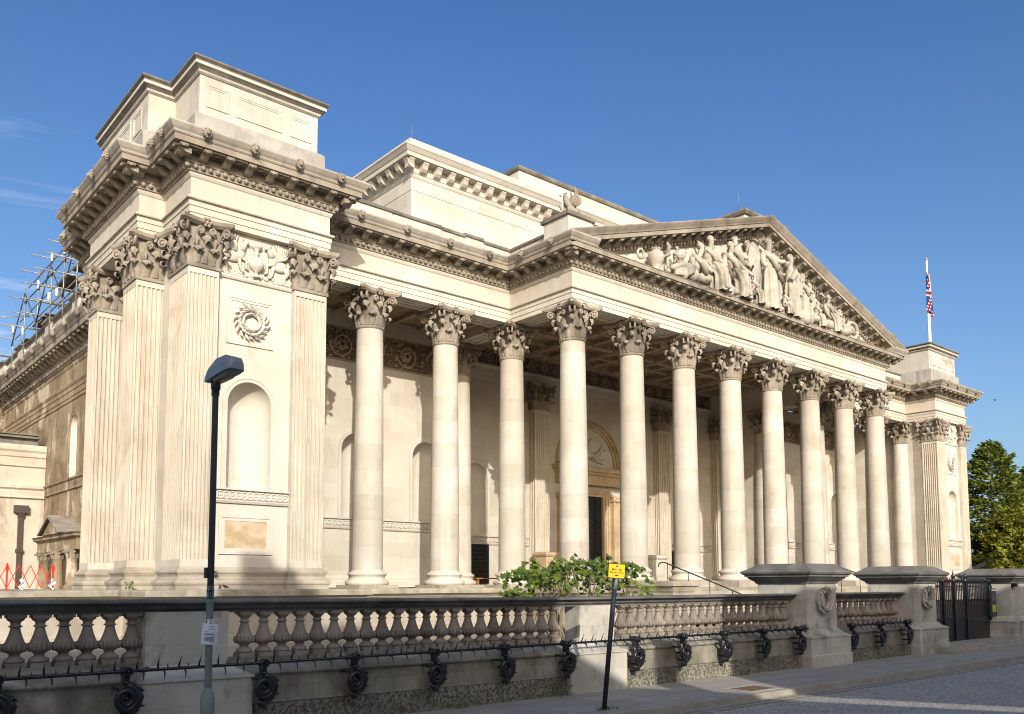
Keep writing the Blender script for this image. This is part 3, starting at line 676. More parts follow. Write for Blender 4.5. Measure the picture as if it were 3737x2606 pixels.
# ---- rear walls of the colonnade and the portico
def rinceau(mb, T, s0, s1, z0, z1, flip=0):
    g_ = MB(); gm = mb; mb = g_
    H = z1-z0; n = max(1,round((s1-s0)/(H*1.22))); L = (s1-s0)/n; r2 = random.Random(3)
    gm.add([T(s,d,z) for s, d, z in ((s0,0,z0),(s1,0,z0),(s1,0,z1),(s0,0,z1))], [(0,1,2,3)])
    for zz in (z0,z1):
        for d, h in ((-.05,.035),):
            c = [T(s,dd,z) for dd in (0,d) for s, z in ((s0,zz-h),(s1,zz-h),(s1,zz+h),(s0,zz+h))]; mb.add(c, [(4,5,6,7),(0,1,5,4),(2,3,7,6)])
    for i in range(n):
        c = s0 + L*(i+.5); sg = 1 if (i+flip) % 2 else -1; pts = []; rad = []
        for j in range(26):
            t = j*.42; rr = H*.42*(1-.031*j); pts.append(T(c - rr*cos(t), -.05, (z0+z1)/2 + sg*rr*sin(t))); rad.append(.055*(1-.015*j)*H/1.2)
        mb.tube(pts, rad, 5)
        for j in range(46):
            t = r2.uniform(0,2*PI); rr = H*r2.uniform(.1,.66); t2 = r2.uniform(0,PI); L_ = H*r2.uniform(.05,.12); x_ = c+max(-L*.5,min(L*.5,rr*cos(t)*1.25)); z_ = (z0+z1)/2+max(-H*.42,min(H*.42,rr*sin(t)*1.1)); mb.tube([T(x_-L_*cos(t2),-.01,z_-L_*.8*sin(t2)),T(x_,-.07,z_),T(x_+L_*cos(t2+.6),-.02,z_+L_*.8*sin(t2+.6))], [.012,.035*H,.01], 5)
        for j in range(6):
            t = 2*PI*j/6; q = T(c+.12*H*cos(t), -.07, (z0+z1)/2+.12*H*sin(t)); mb.ball(q, .07*H, .05, .07*H, 5, 4)
    return g_
YW, YB = 3.88, 7.75
ops = [(-5.58,.74,2.9,5.84), (-1.93,.74,2.9,5.84), (-9.2,.74,2.9,5.84)]; ops.sort()
for sgn in (0,1):
    f = (lambda s: s) if not sgn else (lambda s: A7 - s)
    T = (lambda s,d,z: (f(s), YW+d, z)); B = MB(); arch_wall(B, T, -10.7, 0, -.1, 9.7, ops); B.add([T(*q) for q in ((-10.7,-.001,11.12),(0,-.001,11.12),(0,-.001,11.9),(-10.7,-.001,11.9))], [(0,1,2,3)])
    part('colonnade_wall', B, M_wall)
    B = MB(); T = (lambda s,d,z: (f(s), YW+d, z))
    for q in ops: B = MB(); niche(B, T, *q); nn_ = part('niche', B, M_plainstone); B = MB(); surround(B, T, *q, .15, .045); B.build('niche_surround', M_plainstone, nn_)
    B = MB(); guilloche(B, T, -10.6, -.5, 2.66, .13, .235); part('ornament_course', B, M_plainstone)
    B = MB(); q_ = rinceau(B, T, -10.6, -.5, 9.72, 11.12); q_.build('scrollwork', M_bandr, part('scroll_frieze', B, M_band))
    B = MB(); B.mould([(-10.7,YW),(0,YW)] if not sgn else [(A7,YW),(A7+10.7,YW)], [(.10,-.1),(.12,.15),(.08,.22),(.09,.3),(.03,.36),(0,.40)]); part('skirting', B, M_plainstone)
dn = [(4.0,.86,2.75,5.70), (A7-4.0,.86,2.75,5.70)]
B = MB(); arch_wall(B, TW(YB), 0, 11.25, -.1, ZB, [dn[0]]); arch_wall(B, TW(YB), 14.05, A7, -.1, ZB, [dn[1]]); B.box(11.25,YB,5.3,14.05,YB+.3,7.4); B.add([(11.25,YB,7.4),(14.05,YB,7.4),(14.05,YB,ZB),(11.25,YB,ZB)],[(0,1,2,3)])
for q in ((0,YW,YB),(A7,YW,YB)): B.box(q[0]-.3,q[1]+.01,-.1,q[0]+.3,q[2],ZB)
part('portico_rear_wall', B, M_wall)
for d in dn: B = MB(); niche(B, TW(YB), *d, dep=.6); nn_ = part('niche', B, M_plainstone); B = MB(); surround(B, TW(YB), *d, .15, .05); B.build('niche_surround', M_plainstone, nn_)
B = MB(); guilloche(B, TW(YB), .6, 7.8, 2.42, .13, .235); part('ornament_course', B, M_plainstone); B = MB(); guilloche(B, TW(YB), 19.8, A7-.6, 2.42, .13, .235); part('ornament_course', B, M_plainstone)
for sgn, X0 in ((1,4.0),(-1,A7-4.0)):
    B = MB(); B.box(X0-.92,YB-.03,.05,X0+.92,YB+.02,2.2); gd = part('grille_door', B, M_bronze); G = MB()
    for i in range(8):
        for j in range(9):
            c = Vector((X0-.8+.2*(i+.5)+.0, YB-.045, .12+.225*(j+.5))); G.tube([c + Vector((.10*cos(PI*k2/5),0,.10*sin(PI*k2/5)-.03)) for k2 in range(6)], .018, 4)
            G.tube([c + Vector((.05*cos(PI*k2/4),0,.05*sin(PI*k2/4)-.03)) for k2 in range(5)], .014, 4)
    for q in ((X0-.92,.05,X0+.92,.12),(X0-.92,2.13,X0+.92,2.2),(X0-.92,.12,X0-.83,2.13),(X0+.83,.12,X0+.92,2.13)): G.box(q[0],YB-.08,q[1],q[2],YB-.03,q[3])
    G.build('grille', M_grille, gd)
B = MB(); B.mould([(.3,YB),(A7-.3,YB)], [(0,ZB),(.06,ZB),(.06,11.66),(.10,11.67),(.10,11.9),(.16,12.0),(.16,12.08),(0,12.1)]); part('inner_architrave', B, M_plainstone)
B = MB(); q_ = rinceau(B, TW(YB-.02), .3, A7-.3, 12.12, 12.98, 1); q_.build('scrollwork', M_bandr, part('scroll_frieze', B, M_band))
# coffered ceilings
for q in ((.5,-p+.5,13.32,A7-.5,YB,13.5),(-10.6,.5,11.95,-.5,YW,12.1),(A7+.5,.5,11.95,A7+10.7,YW,12.1)): B = MB(); B.box(*q); part('ceiling', B, M_ceil)
B = MB()
B = MB(); nbx = 14; nby = 6
for i in range(nbx+1):
    x = .55 + (A7-1.1)*i/nbx; w = .22 if i % 2 == 0 else .13; B.box(x-w,-p+.52,12.98 if i % 2 == 0 else 13.1,x+w,YB-.12,13.318)
    if i % 2 == 0: B.box(x-w*.5,-p+.53,12.93,x+w*.5,YB-.13,12.978)
for j in range(nby+1):
    y = -p+.6 + (YB+p-.9)*j/nby; w = .2 if j % 2 == 0 else .12; B.box(.52,y-w,12.99 if j % 2 == 0 else 13.11,A7-.52,y+w,13.316)
    for i in range(60): B.ball((.6+(A7-1.2)*i/59, y, 12.985 if j % 2 == 0 else 13.1), .09, .1, .03, 5, 4)
part('ceiling_beams', B, M_beam)
for s in (-1,1):
    B = MB()
    for i in range(7):
        x = -.9-1.45*i if s < 0 else A7+.9+1.45*i; B.box(x-.09,.53,11.76,x+.09,YW-.02,11.948)
    part('ceiling_beams', B, M_beam)

# ---- doorway
dx = 12.65
B = MB(); B.box(dx-1.3,YB+.15,-.1,dx+1.3,YB+.22,5.3); door = part('bronze_door', B, M_bronze); G = MB()
for s in (-1,1):
    for i in range(2):
        for j in range(9):
            x0 = dx + (0.06 if s > 0 else -1.24) + .6*i; z0 = .1+.57*j; G.box(x0,YB+.10,z0,x0+.55,YB+.149,z0+.5); G.box(x0+.09,YB+.075,z0+.09,x0+.46,YB+.099,z0+.41); G.ball((x0+.275,YB+.075,z0+.25), .07, .03, .07, 6, 4)
G.build('door_panel', M_bronze, door)
B = MB()
for s in (-1,1):
    for k2, (w0, w1, o) in enumerate(((1.3,1.48,.02),(1.48,1.62,-.06),(1.62,1.78,-.12))):
        x0, x1 = sorted((dx+s*w0,dx+s*w1)); B.box(x0,YB+o-.04,-.1,x1,YB+.25,5.3+(w1-1.3))
for k2, (w0, w1, o) in enumerate(((1.3,1.48,.02),(1.48,1.62,-.06),(1.62,1.78,-.12))): B.box(dx-w0,YB+o-.037,5.3+(w0-1.3),dx+w0,YB+.25,5.3+(w1-1.3))
for s in (-1,1):
    x0, x1 = sorted((dx+s*1.95,dx+s*2.6)); B.box(x0,YB-.3,-.1,x1,YB,5.3); B.box(x0-.08,YB-.38,5.05,x1+.08,YB,5.35); B.box(x0-.1,YB-.4,-.1,x1+.1,YB,.35)
    for j in range(6): B.ball(((x0+x1)/2+.3*cos(j),YB-.36,5.2+.12*sin(j*2)), .12, .1, .12, 6, 4)
B.box(dx-2.75,YB-.38,5.95,dx+2.75,YB,6.5)
B.mould([(dx-2.7,YB),(dx-2.7,YB-.3),(dx+2.7,YB-.3),(dx+2.7,YB)], [(0,6.5),(.05,6.55),(.12,6.62),(.12,6.70),(.26,6.74),(.26,6.86),(.34,6.98),(0,7.04)])
M_bounce = stone('warm_bounce_door_stone', (.54,.42,.27), (.42,.31,.185), (.28,.19,.10), (.55,.75), 1.0, .4)  # golden tone puts the shaded doorway's warm bounced light into the colour
fr = part('door_surround', B, M_bounce)
B = MB()
for R_, w, o in ((2.22,.16,.12),(2.4,.18,.2),(2.6,.12,.26)):
    N = 24; rows = []
    for i in range(N+1):
        t = PI*i/N; c_, s_ = cos(t), sin(t); rows += [(dx+R_*c_,YB,7.15+R_*s_),(dx+R_*c_,YB-o,7.15+R_*s_),(dx+(R_+w)*c_,YB-o,7.15+(R_+w)*s_),(dx+(R_+w)*c_,YB,7.15+(R_+w)*s_)]
    B.add(rows, [(i*4+k2,i*4+k2+1,i*4+5+k2,i*4+4+k2) for i in range(N) for k2 in range(3)])
for i in range(26):
    t = PI*(i+.5)/26; B.ball((dx+2.5*cos(t),YB-.21,7.15+2.5*sin(t)), .07, .05, .07, 5, 4)
B.build('arch_moulding', M_bounce, fr)
B = MB(); N = 20; B.add([(dx+2.3*cos(PI*i/N),YB-.02,7.15+2.3*sin(PI*i/N)) for i in range(N+1)], [tuple(range(N+1))])
for q in (((.3,.35),(.9,.75),.24),((.9,.75),(1.2,1.15),.14),((-.5,.5),(.3,.55),.3),((-.9,.9),(-.5,.5),.18),((-.2,.9),(.2,1.5),.12),((.2,.3),(1.2,.1),.09),((-.6,.2),(-1.3,.1),.1),((-.9,1.0),(-1.0,1.3),.12),((.5,.3),(1.5,.4),.07),((1.2,1.1),(1.5,.95),.09)):
    B.tube([(dx+q[0][0],YB-.06,7.25+q[0][1]),(dx+q[1][0],YB-.1,7.25+q[1][1])], [q[2],q[2]*.7], 7)
B.build('lunette_relief', M_plainstone, fr)
for x in (8.3, 17.2):
    B = MB(); B.box(x-.75,6.0,-.1,x+.75,7.1,.35); B.box(x-.65,6.1,.35,x+.65,7.1,1.5); pframe(B, TW(6.1), x-.5, .5, x+.5, 1.4, .1, .03); B.mould([(x-.65,7.1),(x-.65,6.1),(x+.65,6.1),(x+.65,7.1)], [(0,1.5),(.05,1.54),(.12,1.64),(.12,1.74),(-.1,1.8)]); B.box(x-.6,6.15,1.7,x+.6,7.1,1.78); part('pedestal', B, stone('warm_pedestal_stone',(.52,.39,.25),(.42,.30,.19)) if x < 9 else M_plainstone)

# ---- podium and steps
G0 = -1.80
LIP = [(-.02,G0),(0.0,G0),(0,-1.52),(-.05,-1.46),(-.05,-.50),(-.02,-.46),(.02,-.44),(.04,-.40),(.10,-.36),(.13,-.34),(.13,-.33),(.20,-.322)]
NOSE = [(.1,-.323),(.22,-.32),(.22,-.19),(.20,-.15),(.16,-.128),(-.2,-.125)]
PP = [(-60,-1.05),(-16.55,-1.05),(-16.55,-3.6),(-9.6,-3.6),(-9.6,-1.15),(-1.35,-1.15),(-1.35,-5.35),(A7+1.35,-5.35),(A7+1.35,-1.15),(MX+9.6,-1.15),(MX+9.6,-3.6),(MX+16.55,-3.6),(MX+16.55,-1.05),(60,-1.05)]
B = MB(); B.mould(PP, LIP, cap=False); part('podium', B, M_podium); B = MB(); B.mould(PP, NOSE, cap=False); part('podium_nosing', B, M_nose)
for q in ((-60,-1.04,-.3,60,YB,-.131),(-16.5,-3.5,-.3,-9.65,-1.04,-.131),(-1.3,-5.25,-.3,A7+1.3,-1.04,-.131),(MX+9.65,-3.5,-.3,MX+16.5,-1.04,-.131)): B = MB(); B.box(*q); part('podium_floor', B, M_podium)
B = MB(); nst = 11
for i in range(nst): B.box(2.4,-5.6-.42*(i+1),G0,A7-2.4,-5.55,-.13-.15*i-.15)
part('steps', B, M_podium)
for x in (1.15, A7-2.55):
    B = MB(); B.box(x+.08,-7.9,G0,x+1.32,-5.3,-.2); B.mould([(x+.08,-5.3),(x+.08,-7.9),(x+1.32,-7.9),(x+1.32,-5.3)], [(0,-.32),(.05,-.25),(.1,-.1),(.2,-.06),(.2,.08),(.15,.12),(-.3,.125)]); B.box(x+.05,-7.92,-.25,x+1.35,-5.3,.11); part('stair_cheek', B, M_podium)
for i, (x, z, y) in enumerate(((15.37,-.017,-7.0),(15.89,-.179,-7.0),(16.74,-.292,-7.0))):
    text_mesh('step_lettering', 'IN', .26, M_ink, museum, Matrix.Translation((x,-5.62,-.21-.15*i)) @ Matrix.Rotation(PI/2,4,'X'))

# ---- pediment
XL = -e-1.013; AX = A7/2; ZT = 13.945; SLOPE = (18.42-ZT)/(AX-XL)
RK = [(0,-1.0),(.06,-.96),(.10,-.93),(.12,-.84),(.17,-.76),(.22,-.74),(.22,-.50),(.80,-.50),(.80,-.33),(.84,-.31),(.87,-.25),(.93,-.17),(.985,-.09),(1.013,-.04),(1.013,0),(.9,.03),(-.6,.08)]
B = MB()
for s in (-1,1):
    v = []
    for o, h in RK: x0 = -e-o; v.append((x0 if s < 0 else A7-x0, -p-e-o, ZT+SLOPE*(x0-XL)+h))
    for o, h in RK: v.append((AX, -p-e-o, 18.42+h))
    m = len(RK); B.add(v, [(i,i+1,m+i+1,m+i) for i in range(m-1)] + [tuple(range(m-1,-1,-1))])
    x = XL + 2.6
    while x < AX-.25:
        zt = ZT+SLOPE*(x-XL); X = x if s < 0 else A7-x; k2 = SLOPE if s < 0 else -SLOPE
        prf = [(.22,-.5),(.74,-.5),(.74,-.56),(.70,-.60),(.60,-.58),(.48,-.64),(.36,-.73),(.22,-.75)]; w = .125; v = []
        for sd in (-1,1):
            for o, h in prf: v.append((X+sd*w, -p-e-o, zt+h+k2*sd*w))
        m2 = len(prf); B.add(v, [(i,(i+1)%m2,m2+(i+1)%m2,m2+i) for i in range(m2)] + [tuple(range(m2-1,-1,-1)), tuple(range(m2,2*m2))])
        B.ball((X,-p-e-.7,zt-.58), .085, .05, .05, 6, 4)
        for d in (-.24,0,.24): B.ball((X+d,-p-e-.19,zt-.83+k2*d), .082, .07, .085, 6, 4)
        x += .72*cos(math.atan(SLOPE))
part('raking_cornice', B, M_corn)
B = MB(); B.prism_xz([(-e,13.5),(A7+e,13.5),(AX,18.3)], -p-e+.05, -p+.3); part('tympanum', B, M_plainstone)
B = MB(); B.add([(XL+.5,-5.0,ZT+.15),(AX,-5.0,18.46),(AX,14,18.46),(XL+.5,14,ZT+.15),(A7-XL-.5,-5.0,ZT+.15),(A7-XL-.5,14,ZT+.15)], [(0,1,2,3),(1,4,5,2)]); part('roof', B, M_lead)
# pediment sculpture: each figure one continuous carved body
def fig(kind, x, h, flip=1, y=-4.95, z=13.66, arms=((.22,-.05,.62),(.2,-.1,.7)), robe=True, seed=0):
    r2 = random.Random(seed)
    if kind == 'stand': hp, ch, nk, hd = (0,0,.53),(0,.0,.72),(0,-.01,.83),(.0,-.03,.92); kn = [(-.06,-.05,.28),(.07,-.02,.28)]; ft = [(-.07,-.02,.03),(.08,.0,.03)]
    elif kind == 'sit': hp, ch, nk, hd = (0,.02,.34),(.02,.0,.55),(.03,-.01,.66),(.05,-.03,.76); kn = [(.20,-.16,.38),(.24,-.08,.34)]; ft = [(.22,-.18,.04),(.30,-.1,.04)]
    else: hp, ch, nk, hd = (0,0,.14),(.17,0,.33),(.22,-.01,.44),(.25,-.03,.54); kn = [(-.24,-.08,.20),(-.28,-.02,.14)]; ft = [(-.50,-.06,.08),(-.52,0,.05)]
    P = [hp, ch, nk, hd, (hd[0]+.01,hd[1]-.01,hd[2]+.06)]; E_ = [(0,1),(1,2),(2,3),(3,4)]; Rr = [.075,.085,.036,.050,.042]
    for s in (0,1):
        sg = -1 if s == 0 else 1; sh = (ch[0]+sg*.12, ch[1], ch[2]+.07); hn = arms[s]; hn = (ch[0]+hn[0], hn[1], hn[2]*1.0) if kind == 'stand' else (ch[0]+hn[0], hn[1], ch[2]+hn[2]-.7)
        el = ((sh[0]+hn[0])/2+sg*.03, (sh[1]+hn[1])/2-.0, (sh[2]+hn[2])/2-.04); i = len(P); P += [sh, el, hn]; Rr += [.05,.038,.03]; E_ += [(1,i),(i,i+1),(i+1,i+2)]
        th = (hp[0]+sg*.05, hp[1], hp[2]-.03); i = len(P); P += [th, kn[s], ft[s], (ft[s][0]+.01,ft[s][1]-.07,ft[s][2]-.01)]; Rr += [.078,.058,.038,.03]; E_ += [(0,i),(i,i+1),(i+1,i+2),(i+2,i+3)]
    ex = MB()
    if robe:
        if kind == 'stand': rows = [(.10,.58),(.13,.5),(.145,.35),(.16,.18),(.17,.0)]; ctr = [(0,-.01)]*5
        elif kind == 'sit': rows = [(.13,.42),(.16,.34),(.14,.24),(.15,.1),(.16,.0)]; ctr = [(.10,-.04),(.16,-.06),(.22,-.08),(.24,-.08),(.25,-.07)]
        else: rows = []; ctr = []
        n = 48; v = []
        for j, (r, zz) in enumerate(rows):
            for i in range(n):
                t = 2*PI*i/n; f = 1 + (.17 if j else .07)*sin(8*t+seed+.5*sin(3*t)) + .08*sin(15*t+seed*2); v.append((ctr[j][0]+r*f*cos(t), ctr[j][1]+r*f*.75*sin(t), zz))
        if rows: ex.add(v, [(j*n+i,j*n+(i+1)%n,(j+1)*n+(i+1)%n,(j+1)*n+i) for j in range(len(rows)-1) for i in range(n)], True)
        if kind == 'lie':
            for i in range(6): ex.tube([(.05-.02*i,-.05-.01*i,.22-.02*i),(-.2,-.09,.2-.03*i),(-.42,-.07,.1-.015*i)], [.035,.03,.02], 6)
        ex.tube([(ch[0]-.12,ch[1]-.03,ch[2]+.08),(ch[0],ch[1]-.10,ch[2]-.03),(ch[0]+.11,ch[1]-.08,ch[2]-.16)], [.035,.045,.05], 6)
    for i in range(9): t = 2*PI*i/9; ex.ball((hd[0]+.052*cos(t),hd[1]+.02,hd[2]+.055+.035*sin(t)), .024, .04, .024, 5, 4)
    ex.ball((hd[0],hd[1]-.062,hd[2]+.02), .012, .02, .018, 5, 4); ex.ball((hd[0],hd[1]+.03,hd[2]+.05), .055, .05, .05, 6, 5)
    o = skin('pediment_figure', P, E_, Rr, M_sculpt, museum, (x,y,z), None, 1, h, ex); o.scale.x = flip; return o
fig('lie', 6.45, 3.2, 1, seed=1, arms=((-.1,-.1,.45),(.25,-.1,.6)))
fig('sit', 7.85, 3.0, 1, seed=2, arms=((-.3,-.05,.8),(.28,-.15,.55)))
fig('sit', 9.45, 3.15, 1, seed=3, arms=((-.2,-.1,.45),(.46,-.12,.55)))
fig('stand', 10.25, 3.2, 1, -4.7, seed=4, arms=((-.2,-.1,.6),(.25,-.1,.72)))
fig('sit', 11.15, 1.7, 1, -5.15, seed=5)
fig('stand', 12.75, 3.62, 1, seed=6, arms=((-.18,-.1,.55),(.24,-.14,.72)))
fig('stand', 14.75, 3.3, -1, seed=7, arms=((-.2,-.12,.6),(.22,-.12,.83)))
fig('stand', 15.9, 2.55, 1, seed=8, arms=((-.16,-.15,.55),(.1,-.2,.6)))
fig('stand', 16.95, 2.35, -1, -4.75, seed=9)
fig('sit', 17.0, 1.6, 1, -5.1, seed=10)
fig('sit', 18.35, 2.35, 1, seed=11, arms=((-.1,-.1,.45),(.4,-.15,.55)))
fig('lie', 20.1, 1.9, -1, -4.95, z=13.9, seed=12)
fig('sit', 8.75, 2.3, -1, -4.65, seed=21); fig('stand', 11.5, 3.3, -1, -4.6, seed=22); fig('stand', 13.75, 3.2, 1, -4.62, seed=23); fig('stand', 15.3, 2.6, -1, -4.62, seed=24); fig('sit', 5.4, 1.5, 1, -5.0, z=13.8, seed=25); fig('sit', 19.3, 1.7, -1, -4.7, seed=26); fig('sit', 13.75, 1.4, 1, -5.25, seed=27)
B = MB(); r9 = random.Random(9)
for i in range(60):
    x = r9.uniform(5.0,20.0); zt = min(17.0, 14.05+.3156*(min(x,A7-x)+1.5)); z = r9.uniform(13.9,max(14.2,zt-1.0)); t = r9.uniform(.6,2.4); L_ = r9.uniform(.2,.55)
    B.tube([(x-L_*cos(t),-4.55,z-L_*sin(t)),(x+r9.uniform(-.1,.1),-4.78,z),(x+L_*cos(t),-4.6,z+L_*sin(t))], [.03,r9.uniform(.06,.13),.03], 6)
part('carved_drapery', B, M_sculpt)
B = MB(); B.ball((11.75,-4.85,15.85), .55, .16, 1.15, 14, 10); B.tube([(11.75,-4.8,16.9),(11.85,-4.8,17.05)], [.3,.2], 8); part('carved_shield', B, M_sculpt)
B = MB(); B.lathe([(.0,0),(.25,.02),(.12,.12),(.28,.35),(.38,.65),(.33,.85),(.18,.95),(.24,1.02),(.28,1.05),(.15,1.05)], 16, (4.1,-4.95,13.6)); B.tube([(3.1+.2*cos(2*PI*i/14),-4.95,14.2+.2*sin(2*PI*i/14)) for i in range(15)], .06, 6, cap=False); part('carved_urn', B, M_sculpt)
B = MB(); B.tube([(21.0+.55*cos(2*PI*i/20),-4.95,14.2+.45*sin(2*PI*i/20)) for i in range(21)], .12, 8, cap=False); B.ball((21.0,-4.85,14.2), .45, .15, .36, 10, 8); B.tube([(21.6,-4.9,13.9),(22.6,-4.9,13.75)], [.2,.08], 7); part('carved_wheel', B, M_sculpt)
B = MB()
for i in range(70):
    x = rnd.uniform(5.5,20.5); B.ball((x,-4.95+rnd.uniform(-.25,.25),13.72+rnd.uniform(0,.42)), rnd.uniform(.25,.5), .25, rnd.uniform(.15,.35), 7, 5)
part('carved_rocks', B, M_sculpt)
B = MB(); B.tube([(11.12,-5.2,15.5),(10.35,-5.25,14.5)], [.05,.035], 6); part('bronze_sword', B, M_bronze)
B = MB(); B.prism_xz([(15.0,14.9),(15.35,14.9),(15.5,15.7),(15.3,15.9),(15.2,15.5),(15.0,15.9),(14.85,15.6)], -5.28, -5.16); part('carved_lyre', B, M_sculpt)

# ---- parapets, attics, upper storeys
def parapet(path, z1, w=.45, z0=13.8):
    P = [Vector(q) for q in path]; B.mould(path, [(-w,z0),(0,z0),(0,z1-.13),(-w,z1-.13)])
    K.mould(path, [(-w-.05,z1-.13),(.07,z1-.13),(.09,z1-.05),(.05,z1),(-w-.05,z1)])
for mir in (0,1):
    B = MB(); K = MB()
    f = (lambda q: q) if not mir else (lambda q: (A7-q[0],q[1])); g2 = (lambda L_: [f(q) for q in L_]) if not mir else (lambda L_: [f(q) for q in reversed(L_)])
    parapet(g2([(-10.9,-.42),(-6.6,-.42)]), 14.92); parapet(g2([(-6.6,-.35),(-4.15,-.35)]), 14.94); parapet(g2([(-4.15,-.42),(-2.95,-.42)]), 14.86); parapet(g2([(-2.95,-.35),(-1.9,-.35)]), 14.96)
    parapet(g2([(-1.9,-.42),(-.42,-.42),(-.42,-3.3)]), 14.84)
    x0, x1 = sorted((f((-1.05,0))[0], f((.35,0))[0])); B.box(x0,-4.75,13.8,x1,-3.3,14.86); K.box(x0-.1,-4.85,14.86,x1+.1,-3.2,15.0); K.box(x0-.03,-4.78,15.0,x1+.03,-3.27,15.06)
    part('parapet', B, M_attic); part('parapet_coping', K, M_lead)
AT = [(-15.95,5.2),(-15.95,.0),(-15.05,.0),(-15.05,-2.2),(-10.86,-2.2),(-10.86,5.2)]
B = MB(); B.mould(AT, [(0,15.1),(0,16.45),(.05,16.48)], cap=False)
TA = TW(-2.2)
for x0, x1 in ((-14.83,-14.08),(-13.8,-12.2),(-11.9,-11.1)): pframe(B, TA, x0, 15.42, x1, 16.2, .13, .03)
TL = lambda s,d,z: (-15.95+d, 5.2-s, z)
for x0, x1 in ((.5,1.3),(1.6,3.4),(3.7,4.6)): pframe(B, TL, x0, 15.42, x1, 16.2, .13, .03)
at1 = part('attic_block', B, M_attic); B = MB(); B.mould(AT, [(-.3,13.9),(.20,13.9),(.20,15.0),(.14,15.08),(-.05,15.13)], cap=False); B.build('attic_plinth', M_aplinth, at1)
B = MB(); B.mould(AT, [(.04,16.45),(.08,16.55),(.16,16.62),(.22,16.66),(.22,16.80),(.30,16.86),(.30,16.92),(-.5,16.99)]); B.add([(-15.75,5.2,16.985),(-15.75,.2,16.985),(-14.85,.2,16.985),(-14.85,-2,16.985),(-11.06,-2,16.985),(-11.06,5.2,16.985)],[(0,1,2,3,4,5)]); B2 = B.build('attic_coping', M_lead, at1)
B = MB(); B.mould(AT, [(.03,16.44),(.09,16.56),(.17,16.63),(.225,16.665),(.225,16.76)]); B.build('attic_cornice', M_attic, at1)
mirror(at1)
B = MB(); 
for q in ((-15.3,-2.5,13.9,-10.6,5.2,14.02),(-10.6,-.4,13.85,-.4,14,13.98),(A7+.4,-.4,13.85,A7+10.6,14,13.98),(MX+10.6,-2.5,13.9,MX+15.3,5.2,14.02)): B = MB(); B.box(*q); part('flat_roof', B, M_lead)
# main hall behind
UC = [(1.28,30),(1.28,10.05),(24.0,10.05),(24.0,30)]
B = MB(); B.mould(UC, [(0,13.5),(0,21.78),(-.03,21.79),(-.03,21.84),(.0,21.85),(0,22.55),(.05,22.6),(.10,22.7),(.10,22.78)], cap=False); part('upper_hall', B, M_upper)
B = MB(); B.mould(UC, [(.1,22.78),(.14,22.8),(.14,23.35),(.75,23.36),(.75,23.58),(.80,23.62),(.92,23.80),(.98,23.86),(.98,23.92),(.3,24.02),(.3,24.62),(-.5,24.66)], cap=False)
for i in range(len(UC)-1):
    P0, P1 = Vector(UC[i]), Vector(UC[i+1]); d = P1-P0; L = min(d.length,24); d0 = d.normalized(); n = (d0.y,-d0.x)
    k2 = round((L+.7)/.95)
    for j in range(k2+1):
        s = -.35 + (L+.7)*j/k2; q = P0 + d0*s
        if i == 0: q = P1 - d0*s
        t = Vector((-n[1],n[0],0)); N_ = Vector((n[0],n[1],0)); prf = [(.14,23.36),(.66,23.36),(.66,23.28),(.58,23.18),(.50,23.0),(.36,22.88),(.14,22.84)]; v = []; m2 = len(prf)
        for sd in (-.17,.17):
            for o, zz in prf: v.append(Vector((q.x,q.y,0)) + N_*o + t*sd + Vector((0,0,zz)))
        B.add(v, [(a_,(a_+1)%m2,m2+(a_+1)%m2,m2+a_) for a_ in range(m2)] + [tuple(range(m2-1,-1,-1)), tuple(range(m2,2*m2))])
part('upper_cornice', B, M_upper)
B = MB(); B.box(1.5,10.3,24.5,23.8,29,24.6); B.box(9.55,10.45,24.3,26.5,28,25.72); part('roof_lantern', B, M_upper)
B = MB(); B.mould([(9.55,28),(9.55,10.45),(26.5,10.45),(26.5,28)], [(0,25.7),(.10,25.74),(.16,25.84),(.16,25.98),(.05,26.05),(-2,26.08)]); part('lantern_coping', B, M_lead)
B = MB(); B.box(21.1,2.0,18,25.5,6,23.3); part('roof_stack', B, M_attic); B = MB(); B.mould([(21.1,6),(21.1,2.0),(25.5,2.0),(25.5,6)], [(0,23.3),(.15,23.36),(.25,23.5),(.25,23.62),(.0,23.7),(-2.0,23.9)]); part('stack_coping', B, M_lead)
for x, y, z, h in ((1.35,10.1,24.6,1.0),(20.8,2.2,23.6,1.1)):
    B = MB(); B.tube([(x,y,z),(x,y,z+h)], .018, 5); part('lightning_rod', B, M_galv)

# ------------------------------------------------------------------ side wing (older, sooty range running back on the left)
ZS = 8.4
def zmap(mb, k=1.24):
    mb.v = [(x,y,ZS+(z-ZB)*k) for x,y,z in mb.v]; return mb
WP = [(-26,29.2),(-14.6,29.2),(-14.6,8.7)]
TS = lambda s,d,z: (-14.6+d, 29.2-s, z)
B = MB(); arch_wall(B, TS, 0, 20.5, -.15, ZS+.05, [(15.95,.62,4.75,7.1)]); B.box(-26,29.21,-.15,-14.61,33,11); part('side_wing_wall', B, M_dirty)
B = MB(); niche(B, TS, 15.95, .62, 4.75, 7.1); o = part('niche', B, M_plainstone); B = MB(); surround(B, TS, 15.95, .62, 4.75, 7.1, .2, .06); B.build('niche_surround', M_dirty, o)
B = MB(); B.mould(WP, ENT, cap=False); part('side_wing_entablature', zmap(B), M_dirty)
M_dirtc = stone('sooty_cornice', (.36,.32,.26), (.22,.195,.16), (.09,.08,.07), (.5,.7), 1, .4, bump=.4)
B = MB(); B.mould(WP, COR); B.mould(WP, SIMA)
k2 = 28
for j in range(k2): modillion(B, (-14.6, 9.0+19.2*j/k2), (-1,0), .13)
for j in range(85): egg(B, (-14.6, 8.8+20.2*j/85), (-1,0))
for j in range(10): B.ball((-15.6,9.5+j*2.0,13.8), .13, .17, .15, 7, 5)
part('side_wing_cornice', zmap(B), M_dirtc)
